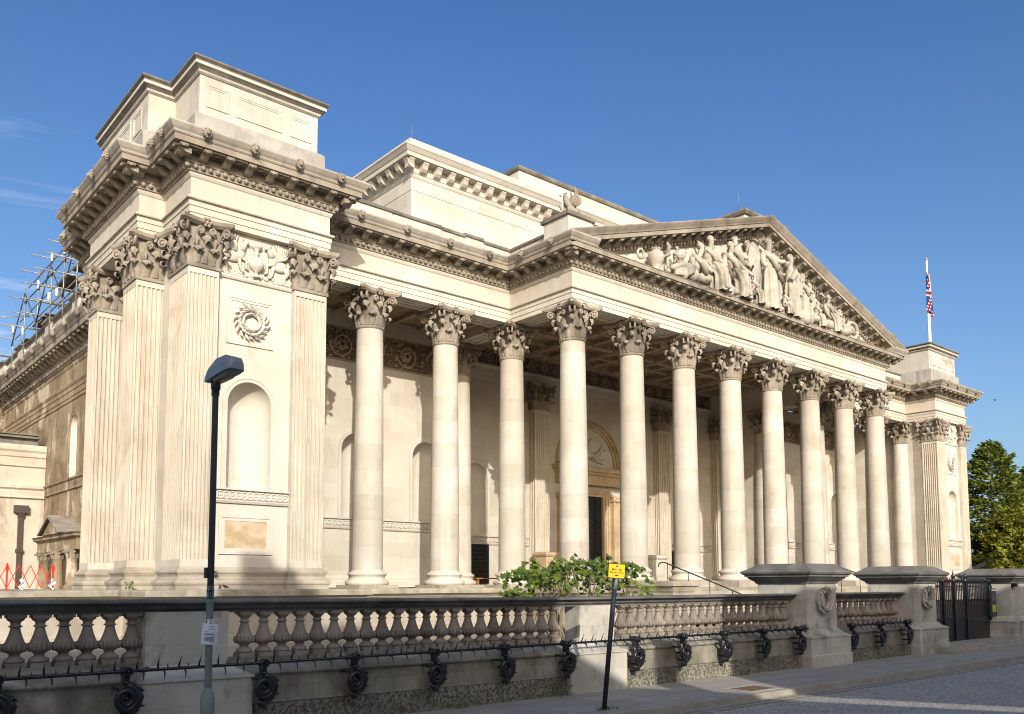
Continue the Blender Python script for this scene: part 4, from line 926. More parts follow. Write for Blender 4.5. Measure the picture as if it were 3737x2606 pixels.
B = MB(); K = MB(); B.box(-14.75,8.7,11.5,-14.25,29.2,12.75); B.box(-26,29.05,11.5,-14.75,29.5,12.75)
K.mould([(-26,29.05),(-14.75,29.05),(-14.75,8.7)], [(-.5,12.75),(.03,12.75),(.05,12.82),(.16,12.88),(.16,12.97),(.10,13.03),(-.5,13.06)])
for y in (12.6,17.6,23.7,28.4):
    B.box(-14.93,y-.55,11.5,-14.7,y+.55,12.75); K.mould([(-14.7,y+.55),(-14.93,y+.55),(-14.93,y-.55),(-14.7,y-.55)], [(0,12.752),(.03,12.752),(.05,12.822),(.16,12.882),(.16,12.972),(.10,13.032),(-.2,13.05)])
part('side_wing_parapet', B, M_attic); part('side_wing_coping', K, M_lead)
B = MB(); B.mould([(-14.6,18.2),(-14.6,8.7)], [(0,4.28),(.08,4.32),(.05,4.4),(.05,4.7),(.12,4.76),(.12,4.84),(0,4.86)]); part('string_course', B, M_dirty)
M_lead2 = M_dirty
# little pedimented side porch
B = MB(); B.box(-15.25,9.6,1.5,-14.55,16.3,1.95); B.mould([(-14.55,16.3),(-15.25,16.3),(-15.25,9.6),(-14.55,9.6)], [(0,1.95),(.06,2.0),(.16,2.05),(.16,2.14),(.24,2.2),(0,2.24)])
sp = part('side_porch', B, M_dirty)
B = MB(); B.prism_yz([(11.3,2.24),(14.6,2.24),(12.95,2.95)], -15.45, -14.55); B.build('porch_gable', M_dirty, sp)
B = MB()
for s in (-1,1): B.add([(-15.62,12.95,3.08),(-15.62,12.95+s*1.95,2.24),(-14.5,12.95+s*1.95,2.24),(-14.5,12.95,3.08),(-15.62,12.95,2.96),(-15.62,12.95+s*1.7,2.24)], [(0,1,2,3),(0,1,5,4)])
B.build('porch_roof', M_dirtc, sp)
for y in (15.1,12.7,10.3):
    B = MB(); B.lathe([(.30,-.15),(.30,0),(.24,.05),(.22,1.1),(.24,1.14),(.25,1.2),(.34,1.46),(.36,1.5)], 12, (-15.2,y,0)); B.build('porch_column', M_dirty, sp)
    B = MB()
    for i in range(8): t = 2*PI*i/8; leaf(B, (-15.2+.2*cos(t),y+.2*sin(t)), (cos(t),sin(t)), 1.15, .3, .1, .9)
    B.build('porch_capital', M_carve, sp)

# annex range left of the museum
annex = thing('annex_building', 'low plain cream stone annex behind the red barrier at far left', 'building', (-18,18.24,0))
def ap(name, mb, m, par=None):
    if par is None: mb.v = [(x+18,y-18.24,z) for x,y,z in mb.v]; return mb.build(name, m, annex)
    mb.v = [(x+18,y-18.24,z) for x,y,z in mb.v]; return mb.build(name, m, par)
B = MB(); B.box(-34,18.24,-.15,-14.62,26,6.3); ap('wall', B, M_annex)
B = MB(); B.mould([(-34,18.24),(-14.62,18.24)], [(0,6.2),(.06,6.25),(.08,6.45),(.16,6.55),(.16,6.82),(-.4,6.86)]); B.mould([(-34,18.24),(-14.62,18.24)], [(0,5.72),(.10,5.78),(.10,5.86),(0,5.9)]); ap('cornice', B, M_annex)
B = MB(); B.mould([(-34,18.24),(-14.62,18.24)], [(0,4.18),(.14,4.24),(.10,4.34),(.10,4.62),(.20,4.70),(.20,4.78),(0,4.82)]); ap('string_course', B, M_annex)
B = MB(); B.box(-34,18.3,6.86,-15.0,22,7.15); B.box(-34,18.05,7.15,-14.95,22,7.24); B.box(-34,18.1,7.3,-15.0,22,7.36); ap('roof', B, M_lead)
B = MB(); B.box(-15.94,17.98,3.50,-15.32,18.235,3.86); B.prism_yz([(18.0,3.5),(18.235,3.5),(18.235,3.25),(18.08,3.25)], -15.76,-15.5); ap('rain_hopper', B, M_pipe)
B = MB(); B.box(-15.74,18.06,-.15,-15.55,18.235,3.28); B.box(-15.80,18.03,1.6,-15.49,18.238,1.75); ap('downpipe', B, M_pipe)

# scaffolding on the side wing roof
scaf = thing('scaffolding', 'grey tube scaffolding standing on the roof behind the left parapet', 'scaffolding', (-14.5,17,12))
def stube(p0, p1, r=.032, m=None, nm='scaffold_tube'):
    b = MB(); b.tube([Vector(p0)-Vector((-14.5,17,12)), Vector(p1)-Vector((-14.5,17,12))], r, 6); return b.build(nm, m or M_tube, scaf)
ys = (11.2,13.4,15.8,18.4,21.2,24.0); tops = (15.4,15.6,15.9,15.8,15.5,14.2)
for i, y in enumerate(ys):
    for x in (-15.25,-13.7):
        stube((x,y,11.6),(x+rnd.uniform(-.03,.03),y,tops[i]+(0 if x < -15 else .3)), .035)
    for z in (13.4,14.1,14.9,15.5):
        if z < tops[i]: stube((-15.9-.25*rnd.random(),y+.06,z+.04),(-13.3,y+.06,z+.02), .03)
for z in (13.25,13.95,14.75,15.35):
    for x in (-15.25,-13.7): stube((x,10.6,z),(x,23.6-(z-13)*1.3,z), .03, M_tubed if rnd.random() < .6 else M_tube)
for i in range(5):
    y0_, y1_ = ys[i], ys[i+1]; stube((-15.3,y0_,13.0 if i % 2 else 15.2),(-15.3,y1_,15.2 if i % 2 else 13.0), .03, M_tubed)
    if i < 4: stube((-15.25,y0_+.5,12.9),(-13.7,y0_+1.6,15.0), .03, M_tubed)
stube((-16.9,22.2,13.9),(-14.9,21.8,14.2)); stube((-16.3,26.6,13.0),(-14.4,26.2,12.9), .05, M_board)
for x0, y0_, z, L in ((-15.4,11.0,14.35,2.5),(-15.4,14.2,14.35,2.3),(-15.4,18.2,13.5,3.0),(-15.4,22.5,13.15,2.4)):
    b = MB()
    for j in range(3): b.box(x0+.5+.24*j,y0_-17+14.5-14.5,z-12,x0+.5+.24*j+.22,y0_-17+L,z-12+.04)
    b.v = [(x+14.5,y,zz) for x,y,zz in b.v]; b.build('scaffold_board', M_board, scaf)
for x, y, z in ((-15.28,13.3,15.2),(-15.28,15.7,15.55),(-15.28,18.3,14.9),(-15.28,23.9,13.9),(-15.28,16.0,13.7),(-15.3,14.4,13.5),(-15.3,21.3,13.2)):
    stube((x,y,z-.2),(x,y,z+.2), .06, M_white, 'end_sleeve')
for i, y in enumerate(ys[:5]): stube((-15.25,y,14.68),(-15.25,y,14.80), .07, M_rust if i % 2 else M_tubed, 'coupler')

# red expanding barrier on the terrace
barr = thing('folding_barrier', 'red expanding lattice barrier on the terrace beside the left pilasters', 'barrier', (-19,1.0,-.13))
for x in (-18.05+19+.02, -19.3+19, -20.7+19):
    B = MB(); B.box(x-.022,-.03,0,x+.022,.03,.82); B.box(x-.06,-.05,0,x+.06,.05,.04); B.box(x-.036,-.035,.58,x+.036,.035,.76); B.build('post', M_red, barr)
B = MB()
for k2 in range(2):
    x0 = -1.7+1.4*k2 if k2 == 0 else -.3; L = 1.4 if k2 == 0 else 1.25
    for j in range(4):
        for s in (0,1):
            xa, xb = x0+L*(j)/4, x0+L*(j+1)/4
            B.obox(((xa+xb)/2,-.02-.02*s,.42), Vector((xb-xa,0,.70 if s else -.70)).normalized(), (0,1,0), Vector((-(.70 if s else -.70),0,xb-xa)).normalized(), math.hypot(xb-xa,.70)/2, .008, .011)
B.build('lattice', M_red, barr)
for i, (x, y) in enumerate(((-18.95,.75),(-18.12,.78))):
    B = MB(); B.grid(8,10, lambda u,v: ((u-.5)*(.13-.07*v)+.05*sin(7*v+i), -.06+.05*sin(9*u+5*v+i), .36*(1-v)*(.7+.3*sin(3*u+.3))+.0))
    tag(B.build('plastic_sheet', M_white, None, (x,y,-.13)), ('crumpled white plastic sheet tied to the left post of the red barrier','crumpled white plastic sheet at the right end of the red barrier')[i], 'sheet')

# ------------------------------------------------------------------ ground
def sheet(name, x0, y0, x1, y1, z, m, n=1):
    B = MB(); B.add([(x0,y0,z),(x1,y0,z),(x1,y1,z),(x0,y1,z)], [(0,1,2,3)]); o = B.build(name, m); o['kind'] = 'structure'; return o
sheet('ground', -900,-900,900,900,-2.06, M_gravel)
GZ = -1.889
B = MB(); B.box(-80,-20.08,-2.05,120,-17.3,GZ); tag(B.build('pavement', M_pave), kind='structure')
B = MB(); B.box(-80,-20.23,-2.05,120,-20.084,GZ-.003); tag(B.build('kerb', M_kerb), kind='structure')
sheet('road', -120,-31.5,160,-20.2,-1.995, M_asph)
B = MB(); B.box(-80,-36,-2.05,120,-31.5,GZ); tag(B.build('far_pavement', M_pave), kind='structure')
for i, y in enumerate((-20.42,-20.60)):
    B = MB(); r2 = random.Random(i); x = -60.0
    while x < 90:
        L = r2.uniform(.6,2.6); B.box(x,y-.035,-1.994,x+L,y+.035,-1.990); x += L + r2.uniform(.02,.18)
    tag(B.build('road_line', M_lineY), kind='structure')
sheet('forecourt', -80,-17.32,120,-.9,-1.80, M_gravel)
B = MB(); r2 = random.Random(5)
for i in range(9000):
    x, y = r2.uniform(-3,34), r2.uniform(-16.2,-12.2); t = r2.uniform(0,PI); h = r2.uniform(.05,.13); dx_, dy_ = .02*cos(t), .02*sin(t)
    B.add([(x-dx_,y-dy_,-1.80),(x+dx_,y+dy_,-1.80),(x+r2.uniform(-.04,.04),y+r2.uniform(-.04,.04),-1.80+h)], [(0,1,2)])
tag(B.build('lawn', M_grass), 'strip of mown lawn behind the gate', 'grass', None, 'stuff')
mh = tag(MB().build('x', None), None); D.objects.remove(mh)
B = MB(); B.box(-11.5,-20.0,GZ-.02,-10.75,-19.5,GZ+.005)
mc = tag(B.build('manhole_cover', plain('rusty_cover',(.20,.12,.08),.8,.2)), 'flat rusty inspection cover set in the sunny pavement slabs', 'manhole cover')
B = MB(); 
for q in ((-11.56,-20.06,-10.69,-20.0),(-11.56,-19.5,-10.69,-19.44),(-11.56,-20.0,-11.5,-19.5),(-10.75,-20.0,-10.69,-19.5)): B.box(q[0],q[1],GZ-.02,q[2],q[3],GZ+.009)
B.build('cover_frame', M_kerb, mc)

# ------------------------------------------------------------------ balustrades
def zoff(x): return .007*max(0,-14-x)
def shear(mb): mb.v = [(x,y,z+zoff(x)) for x,y,z in mb.v]; return mb
def ycam(X, Y): k2 = (29.189+Y)/(29.189-18.1); return -24.922+(X+24.922)*k2
BH = .535; pr = [(.07,0),(.105,.0),(.112,.018),(.108,.04),(.085,.055),(.06,.075),(.055,.095),(.07,.11),(.108,.135),(.121,.165),(.123,.195),(.114,.222),(.116,.226),(.106,.232),(.090,.27),(.070,.325),(.057,.375),(.053,.40),(.053,.408),(.072,.412),(.076,.42),(.070,.428),(.054,.432),(.054,.462),(.066,.475),(.085,.487),(.098,.505),(.098,.515)]
B = MB(); B.lathe(pr, 20)
for i in range(14):      # gadroons on the bulb
    t = 2*PI*i/14; B.tube([(.106*cos(t),.106*sin(t),.128),(.122*cos(t),.122*sin(t),.165),(.1235*cos(t),.1235*sin(t),.195),(.114*cos(t),.114*sin(t),.222)], [.012,.02,.02,.012], 5)
B.box(-.105,-.105,-.075,.105,.105,.0); B.box(-.10,-.10,.515,.10,.10,.55); BALM = B.mesh('baluster')
AXY = -17.72
CAPP = [(-.02,-.39),(.04,-.39),(.04,-.365),(.09,-.335),(.11,-.30),(.13,-.295),(.13,-.28),(.20,-.262),(.20,-.245),(.15,-.225),(-.02,-.215)]
PLP = [(0,-1.03),(.05,-1.05),(.30,-1.15),(.33,-1.165),(.345,-1.19),(.33,-1.215),(.30,-1.22),(.30,-1.56),(.325,-1.575)]
def bal_run(label, cat_group, x0, x1, xs, piers, end_flush=None):
    t = thing('balustrade', label, 'balustrade', ((x0+x1)/2,AXY,GZ)); ox, oy, oz = -(x0+x1)/2, -AXY, -GZ
    def bl(name, mb, m, par=None):
        shear(mb); mb.v = [(x+ox,y+oy,z+oz) for x,y,z in mb.v]; return mb.build(name, m, par or t)
    N = max(2,int((x1-x0)/1.0)); xsq = [x0+(x1-x0)*i/N for i in range(N+1)]
    B = MB(); B.mould([(x,AXY-.05) for x in xsq], CAPP); B.mould([(x,AXY+.05) for x in reversed(xsq)], CAPP); bl('coping', B, M_cap)
    B = MB(); B.mould([(x,AXY-.13) for x in xsq], PLP); B.box(x0,AXY-.14,GZ-.1,x1,AXY+.2,-1.03); B.box(x0,AXY-.12,-1.035,x1,AXY+.12,-1.0); bl('plinth_wall', B, M_plinth)
    B = MB(); B.mould([(x,AXY-.455) for x in xsq], [(0,GZ-.1),(0,-1.60),(-.03,-1.573),(-.3,-1.57)]); bl('vermiculated_course', B, M_verm)
    for x in xs: link('baluster', BALM, M_bal, t, (x+ox, 0, -.94+zoff(x)+oz))
    for (s0, s1, q0, q1) in piers:
        B = MB(); B.box(s0,AXY-.19,-1.05,s1,AXY+.19,-.375); pr_ = bl('pier', B, M_pier)
        B = MB(); B.mould([(q0,AXY+.2),(q0,AXY-.53),(q1,AXY-.53),(q1,AXY+.2)], [(-.26,-1.04),(-.2,-1.08),(-.03,-1.17),(.02,-1.19),(.025,-1.215),(0,-1.225),(0,GZ-.1)]); bl('pier_plinth', B, M_pier, pr_)
    return t
xl = [-23.6+.252*i for i in range(-8,9)]; xs1 = [x for x in (ycam(-23.0+.25*i,AXY) for i in range(-10,7))]
xs2 = [ycam(-20.08+.2638*i,AXY) for i in range(22)]
bal_run('long weathered grey balustrade with black coping, from the left edge to its lit pier', None, -27.5, ycam(-12.95,AXY-.15), xs1+xs2, [(ycam(-21.34,-17.9),ycam(-20.3,-17.9),ycam(-21.4,-18.25),ycam(-19.95,-18.25)), (ycam(-14.0,-17.9)+.1,ycam(-13.02,-17.9),ycam(-14.12,-18.25),ycam(-12.66,-18.25))])
xs3 = [ycam(-12.82+.2672*i,AXY) for i in range(21)]
bal_run('half sunlit balustrade between the lit pier and the first wreathed gate pier', None, ycam(-12.95,AXY-.15)+.004, -6.64, xs3, [])
xs4 = [ycam(-5.02+.268*i,AXY) for i in range(-2,13)]; xs4 = [x for x in xs4 if -5.2 < x < -1.4]
bal_run('short shaded balustrade between the two wreathed gate piers', None, -5.32, -1.30, xs4, [])

def gate_pier(x, label, wr=True):
    t = thing('gate_pier', label, 'gate pier', (x,-17.55,GZ), 'gate piers'); z0 = -GZ
    B = MB(); B.box(-.65,-.65,.80,.65,.65,1.93); B.build('shaft', M_pier, t)
    sq = lambda h: [(-h,-h),(h,-h),(h,h),(-h,h)]
    B = MB(); B.mould(sq(.65), [(-.05,.86),(.02,.84),(.10,.76),(.20,.71),(.24,.70),(.24,.66),(.22,.64),(.22,.28)], True); B.mould(sq(.65), [(.22,.28),(.245,.26),(.245,-.12)], True); B.build('plinth', M_pier, t)
    B = MB(); B.mould(sq(.65), [(-.05,1.905),(.03,1.90),(.05,1.95),(.10,1.98),(.16,2.03),(.18,2.06),(.22,2.065),(.22,2.10),(.27,2.13),(.29,2.17),(.28,2.20),(.21,2.23),(.12,2.28),(.05,2.335),(-.0,2.36)], True); B.box(-.66,-.66,2.30,.66,.66,2.37); B.build('cap', M_cap, t)
    if wr:
        b = wreath((0,-.67,1.52), .235, .085, 34, 3, core=.62); b.build('wreath', M_pier, t)
    return t
gate_pier(-5.98, 'wreathed stone gate pier ending the half sunlit balustrade')
gate_pier(-.645, 'wreathed stone gate pier just left of the black iron gate')
g3 = gate_pier(6.02, 'plain stone gate pier at the right edge with small camera box', False)
B = MB(); B.box(-.63,-.78,1.78,-.42,-.655,1.90); B.box(-.58,-.80,1.80,-.47,-.78,1.87); B.build('camera_box', M_iron, g3)

# iron gate
gt = thing('iron_gate', 'black iron railing gate with spear heads between two stone piers', 'gate', (2.69,-17.6,GZ))
Z = lambda z: z-GZ
B = MB(); B.box(-2.62,-.03,Z(-.11),2.62,.03,Z(-.06)); B.box(-2.62,-.03,Z(-.52),2.62,.03,Z(-.48)); B.box(-2.62,-.03,Z(-1.08),2.62,.03,Z(-1.02)); B.box(-2.62,-.03,Z(-1.74),2.62,.03,Z(-1.68)); B.box(-2.6,-.012,Z(-1.68),2.6,.012,Z(-1.08)); B.build('frame', M_iron, gt)
B = MB()
for i in range(45):
    x = -2.55+5.1*i/44; B.tube([(x,0,Z(-1.05)),(x,0,Z(.03))], .016, 5, cap=False); B.lathe([(.02,0),(.042,.04),(.0,.15)], 5, (x,0,Z(.03)))
    if i < 44: B.tube([(x+.058,0,Z(-1.05)),(x+.058,0,Z(-.5))], .008, 4, cap=False)
gb = B.build('bars', M_iron, gt)
for x in (-2.6,-.85,-.1,.75,2.55):
    B = MB(); B.box(x-.05,-.05,Z(-1.75),x+.05,.05,Z(.05)); B.build('gate_post', M_iron, gt)
    B = MB(); B.lathe([(.05,0),(.09,.03),(.05,.07),(.03,.12),(.075,.17),(.03,.22),(.02,.3),(0,.40)], 8, (x,0,Z(.05)))
    for s in (-1,1): B.tube([(x,0,Z(.15)),(x+s*.09,0,Z(.25)),(x+s*.12,0,Z(.17))], .02, 5)
    B.build('finial', M_iron, gt)
B = MB()
for j in range(4):
    z0_ = -1.0+.28*j; B.tube([(2.48+.10*cos(q)*(1-.04*k2), -.06, Z(z0_)+.12*sin(q)*(1-.04*k2)) for k2 in range(16) for q in [k2*.5]], .025, 5)
B.build('scroll_ornament', M_iron, gt)
B = MB(); B.box(-3.4,-1.35,-.1,3.4,-.05,.09); B.box(-3.4,-1.1,.09,3.4,-.05,.17); tag(B.build('gate_steps', M_kerb, None, (2.69,-17.6,GZ)), 'two worn stone steps under the black iron gate', 'steps')
nb = thing('notice_board', 'dark notice case with lime yellow label on the right of the gate', 'notice board', (4.85,-17.85,-1.0))
B = MB(); B.box(-.19,-.03,-.05,.19,.03,.85); B.build('case', plain('board_grey',(.06,.065,.075),.5), nb); B = MB(); B.box(-.13,-.036,.10,.13,-.031,.33); B.build('label', M_lime, nb)
B = MB(); B.box(-.13,-.036,.45,.13,-.031,.70); B.build('poster', plain('faded_poster',(.25,.20,.19),.6,.3,0,.7,30), nb); B = MB(); B.box(-.14,-.04,.78,.14,-.031,.81); B.build('header', M_white, nb)
text_mesh('label_print', 'i', .16, M_green, nb, Matrix.Translation((0,-.038,.215)) @ Matrix.Rotation(PI/2,4,'X'))
B = MB(); B.box(-.14,-.02,0,.14,.02,1.05); tag(B.build('blue_board', M_blue, None, (.45,-17.75,-1.22)), 'plain slate blue board fixed at the left end of the gate', 'board')
B = MB(); B.grid(6,10, lambda u,v: (.5*v+(u-.5)*.42, .05*sin(6*u), .0-.55*v+.12*u)); B.tube([(-.3,0,.1),(-.1,0,-2.2)], .02, 5)
tag(B.build('banner', M_maroon, None, (13.4,-12.6,.42)), 'small tilted maroon cloth banner seen above the gate', 'banner')

# spiked guard rails with cast scroll brackets
def bracket_mesh():
    b = MB()
    b.tube([(0,.10,0),(0,-.07,0)], .055, 10); b.tube([(.045*cos(q),-.075,.045*sin(q)) for q in [2*PI*i/12 for i in range(13)]], .016, 5, cap=False); b.ball((0,-.09,0), .024, .02, .024, 6, 4)
    b.box(-.03,-.04,-.14,.03,.06,-.03); b.ball((0,-.03,-.13), .055, .05, .03, 8, 5)
    pts = []; rad = []
    for i in range(34):
        t = PI*.5 + i*.42; rr = .155*(1-.0235*i); pts.append((-.01 + rr*cos(t)*.86*-1 + .0, -.04 - .03*sin(i*.1), -.315 + rr*sin(t))); rad.append(.046*(1-.013*i))
    b.tube(pts, rad, 7); b.ball((-.01,-.06,-.315), .035, .03, .035, 7, 5)
    for i, s in enumerate((0,1,2)): b.ball((-.06+.03*i,-.05,-.50-.02*i), .05-.008*i, .035, .04, 7, 5)
    b.tube([(.10,-.04,-.18),(.155,-.04,-.30),(.11,-.04,-.44),(-.02,-.04,-.53),(-.06,-.04,-.56)], [.03,.045,.04,.035,.02], 7)
    b.tube([(.13,-.05,-.2),(.19,-.06,-.24)], [.03,.008], 5); b.tube([(.14,-.05,-.40),(.20,-.06,-.41)], [.025,.006], 5)
    for dx_, dz_ in ((-.1,-.2),(.0,-.32),(.05,-.46)): b.tube([(dx_,-.03,dz_),(dx_,.17,dz_)], .02, 5)
    return b.mesh('scroll_bracket')
BRM = bracket_mesh(); RY = -18.35; RZ = -.995
def spiked_rail(label, x0, x1, bx, ends):
    t = thing('spiked_rail', label, 'spiked rail', (x0,RY,RZ), 'spiked guard rails')
    B = MB(); B.tube([(0,0,.0),(x1-x0,0,.0)], .021, 8); B.build('bar', M_iron, t)
    n = int((x1-x0)/.062); r2 = random.Random(int(x0*10)); sm = []
    for q in ([((0,0,0),(-.004,-.03,.07),(.006,-.05,.15)),[.013,.011,.003]], [((0,0,0),(.002,-.075,-.035),(-.008,-.11,-.11)),[.014,.012,.003]], [((0,0,0),(0,.02,.03),(0,.03,.06)),[.011,.009,.003]]):
        b = MB(); b.tube(q[0], q[1], 4); sm.append(b)
    ms = [b.mesh('spike') for b in sm]; rest = MB(); cnt = 0
    for i in range(n):
        if i % 4 == 3: continue
        x = .04+(x1-x0-.08)*i/n; k2 = i % 4; ry = r2.uniform(-.12,.12)
        if x0+x > -23.4 and cnt < 100: link('spike', ms[k2], M_iron, t, (x,0,0), (0,ry,0)); cnt += 1
        else: rest.merge(sm[k2], Matrix.Translation((x,0,0)) @ Matrix.Rotation(ry,4,'Y'))
    if rest.v: rest.build('spikes', M_iron, t)['kind'] = 'stuff'
    for x in bx: link('scroll_bracket', BRM, M_iron, t, (x-x0,0,0))
    B = MB()
    for xe in ends:
        for i in range(9): q = 2*PI*i/9; B.tube([(xe-x0,0,0),(xe-x0+.05,.07*cos(q),.07*sin(q)),(xe-x0+.12,.10*cos(q),.10*sin(q))], [.02,.014,.002], 4)
    if ends: B.build('spiked_rosette', M_iron, t)
spiked_rail('long black spiked rail with scroll brackets along the foot of both long balustrades', -25.5, -6.9, [-22.95,-21.62,-19.92,-18.57,-17.2,-15.83,-14.46,-12.69,-11.33,-9.99,-8.62,-7.22], [-7.05])
spiked_rail('short black spiked rail with scroll brackets between the wreathed gate piers', -4.95, -1.95, [-4.9,-3.5,-2.05], [-2.0])

# ------------------------------------------------------------------ street lamp, notices, sign
lamp = thing('street_lamp', 'slim street lamp post with boxy dark blue grey lantern', 'street lamp', (-21.02,-19.3,GZ))
B = MB(); B.lathe([(.082,-.1),(.078,.60),(.074,.67),(.05,.71),(.041,.74)], 14); B.box(.035,-.086,.2,.05,-.06,.34); B.build('base_column', plain('lamp_base_paint',(.27,.31,.27),.6,.3,0,.3), lamp)
B = MB(); B.lathe([(.040,.72),(.038,1.84)], 14); B.build('lower_pole', M_galv, lamp)
B = MB(); B.lathe([(.038,1.84),(.035,4.17)], 14); B.lathe([(.045,4.10),(.045,4.17),(.055,4.18),(.055,4.30),(.0,4.3)], 14); B.lathe([(.044,2.03),(.044,2.05)], 12); B.box(-.075,-.02,1.98,-.035,.02,2.10); B.build('upper_pole', M_pole, lamp)
def loft(mb, secs, smooth=False):
    m = len(secs[0]); v = [q for s in secs for q in s]; n = len(secs)
    mb.add(v, [(i*m+k2,i*m+(k2+1)%m,(i+1)*m+(k2+1)%m,(i+1)*m+k2) for i in range(n-1) for k2 in range(m)] + [tuple(range(m-1,-1,-1)), tuple(range((n-1)*m,n*m))], smooth)
B = MB(); secs = []; LD = Vector((.20,-.98,0)).normalized(); LS = Vector((LD.y,-LD.x,0))*-1
for s, w, zb, zt in ((-.16,.07,4.27,4.38),(-.10,.09,4.265,4.44),(.12,.115,4.30,4.55),(.36,.125,4.345,4.57),(.47,.11,4.365,4.53),(.50,.09,4.37,4.46)):
    s *= .85; w *= .88; zb = 4.265+(zb-4.265)*.85; zt = 4.265+(zt-4.265)*.85; c = LD*s; secs.append([c+LS*w*1.06+Vector((0,0,zb)), c-LS*w*1.06+Vector((0,0,zb)), c-LS*w+Vector((0,0,zb+(zt-zb)*.55)), c-LS*w*.72+Vector((0,0,zt)), c+LS*w*.72+Vector((0,0,zt)), c+LS*w+Vector((0,0,zb+(zt-zb)*.55))])
loft(B, secs); lh = B.build('lantern', M_lampgrey, lamp)
B = MB(); secs = []
for s, w, z0_, z1_ in ((-.02,.06,4.275,4.285),(.05,.095,4.245,4.30),(.3,.105,4.275,4.34),(.44,.095,4.34,4.365)):
    s *= .85; w *= .88; c = LD*s; secs.append([c+LS*w+Vector((0,0,z1_)), c+LS*w*.6+Vector((0,0,z0_)), c-LS*w*.6+Vector((0,0,z0_)), c-LS*w+Vector((0,0,z1_))])
loft(B, secs, True); B.build('lens', M_lens, lh)
FN = Vector((-.37,-.93,0)).normalized(); FT = Vector((.93,-.37,0)).normalized()
def facing(loc, n=FN, roll=0):
    t = Vector((-n.y,n.x,0)); M = Matrix((( t.x,0,n.x,0),(t.y,0,n.y,0),(0,1,0,0),(0,0,0,1))); return Matrix.Translation(loc) @ M @ Matrix.Rotation(roll,4,'Z')
pl = thing('route_plate', 'small green route plate reading 20 clamped on the lamp post', 'plate', (-21.02,-19.3,-.18))
B = MB(); B.lathe([(.042,0),(.042,.18)], 14); B.build('plate', M_green, pl)
B = MB(); B.lathe([(.047,.035),(.047,.045)], 12); B.lathe([(.047,.12),(.047,.13)], 12); B.build('clamps', M_iron, pl)
for i, s in enumerate('20'): text_mesh('digit', s, .07, M_ink, pl, facing(FN*.046+Vector((0,0,.145-.05*i))) @ Matrix.Scale(1.25,4,(1,0,0)))
for i in range(3): 
    B = MB(); B.obox(FN*.0435+Vector((0,0,.065-.014*i)), FT, FN, (0,0,1), .02, .001, .003); B.build('print_line', M_ink, pl)
nt = thing('paper_notice', 'white paper notice wrapped on the lamp post below the number 2', 'notice', (-21.02,-19.3,-.66))
B = MB(); B.grid(10,1, lambda u,v: tuple(FT*((u-.5)*.17 + (.012 if v > .5 else -.006)) + FN*(.05 + .012*cos((u-.5)*5) - (.03*abs(u-.5)**2)) + Vector((0,0,.235*v + .012*(.5-u))))); B.build('sheet', M_paper, nt)
for i, (w, z, x) in enumerate(((.05,.205,.02),(.075,.175,.025),(.04,.145,-.03),(.11,.122,.0),(.12,.112,.002),(.10,.085,.01),(.12,.075,0),(.12,.062,0),(.11,.05,.005),(.05,.03,.03))):
    B = MB(); B.obox(FT*x+FN*.0645+Vector((0,0,z)), FT, FN, (0,0,1), w/2, .0008, .0035); B.build('print_line', M_inkgrey, nt)
tg = thing('number_tag', 'small white tag with number 2 above the paper notice', 'tag', (-21.02,-19.3,-.43))
B = MB(); B.obox(FN*.042+FT*.008+Vector((0,0,.025)), FT, FN, (0,0,1), .032, .003, .032); B.build('tag_plate', M_white, tg); text_mesh('digit', '2', .065, M_ink, tg, facing(FN*.0465+FT*.012+Vector((0,0,.024))))

sg = thing('parking_sign', 'yellow parking hours sign on a leaning black pole', 'sign', (-15.127,-19.84,GZ))
b0, b1 = Vector((0,0,-.1)), Vector((.155,-.13,1.98))
B = MB(); B.tube([b0,b1], .038, 12); B.build('pole', M_pole, sg); sn = Vector((-.38,-.925,0)).normalized(); sc_ = b1*1.0 + Vector((.005,0,.12)) + sn*.05
B = MB(); B.obox(b1+Vector((.004,-.003,.05)), (1,0,0), (0,1,0), (0,0,1), .03,.03,.1); B.tube([b1+Vector((-.01,.008,-.16)), b1+Vector((.012,-.008,.02))], .041, 12); B.build('bracket', M_galv, sg)
MF = facing(sc_, sn, -.075); w, h = .135, .105; r = .014
ol = [(sx*(w-r)+r*cos(q0+q*PI/8), sy*(h-r)+r*sin(q0+q*PI/8)) for sx, sy, q0 in ((1,1,0),(-1,1,PI/2),(-1,-1,PI),(1,-1,PI*1.5)) for q in range(5)]
B = MB(); B.prism(ol, -.004, .004); B.v = [tuple(MF @ Vector(q)) for q in B.v]; pn = B.build('plate', M_yellow, sg)
B = MB(); B.prism([(x*1.03,y*1.035) for x,y in ol], -.006, -.0045); B.v = [tuple(MF @ Vector(q)) for q in B.v]; B.build('plate_edge', M_iron, pn)
def ptext(s, size, x, y): text_mesh('lettering', s, size, M_ink, pn, MF @ Matrix.Translation((x,y,.0055)))
ptext('Mon - Sat', .042, 0, .022); ptext('8.30 am - 6.30 pm', .0315, 0, -.022)
B = MB(); B.prism([(-.03,-.072),(.0,-.072),(.0,-.084),(.03,-.065),(.0,-.046),(.0,-.058),(-.03,-.058)], .0045, .006); B.v = [tuple(MF @ Vector(q)) for q in B.v]; B.build('arrow', M_ink, pn)
B = MB(); B.prism([(.016*cos(2*PI*i/14),.073+.016*sin(2*PI*i/14)) for i in range(14)], .0045, .006); B.v = [tuple(MF @ Vector(q)) for q in B.v]; B.build('roundel', plain('violet_roundel',(.18,.06,.22),.6), pn)

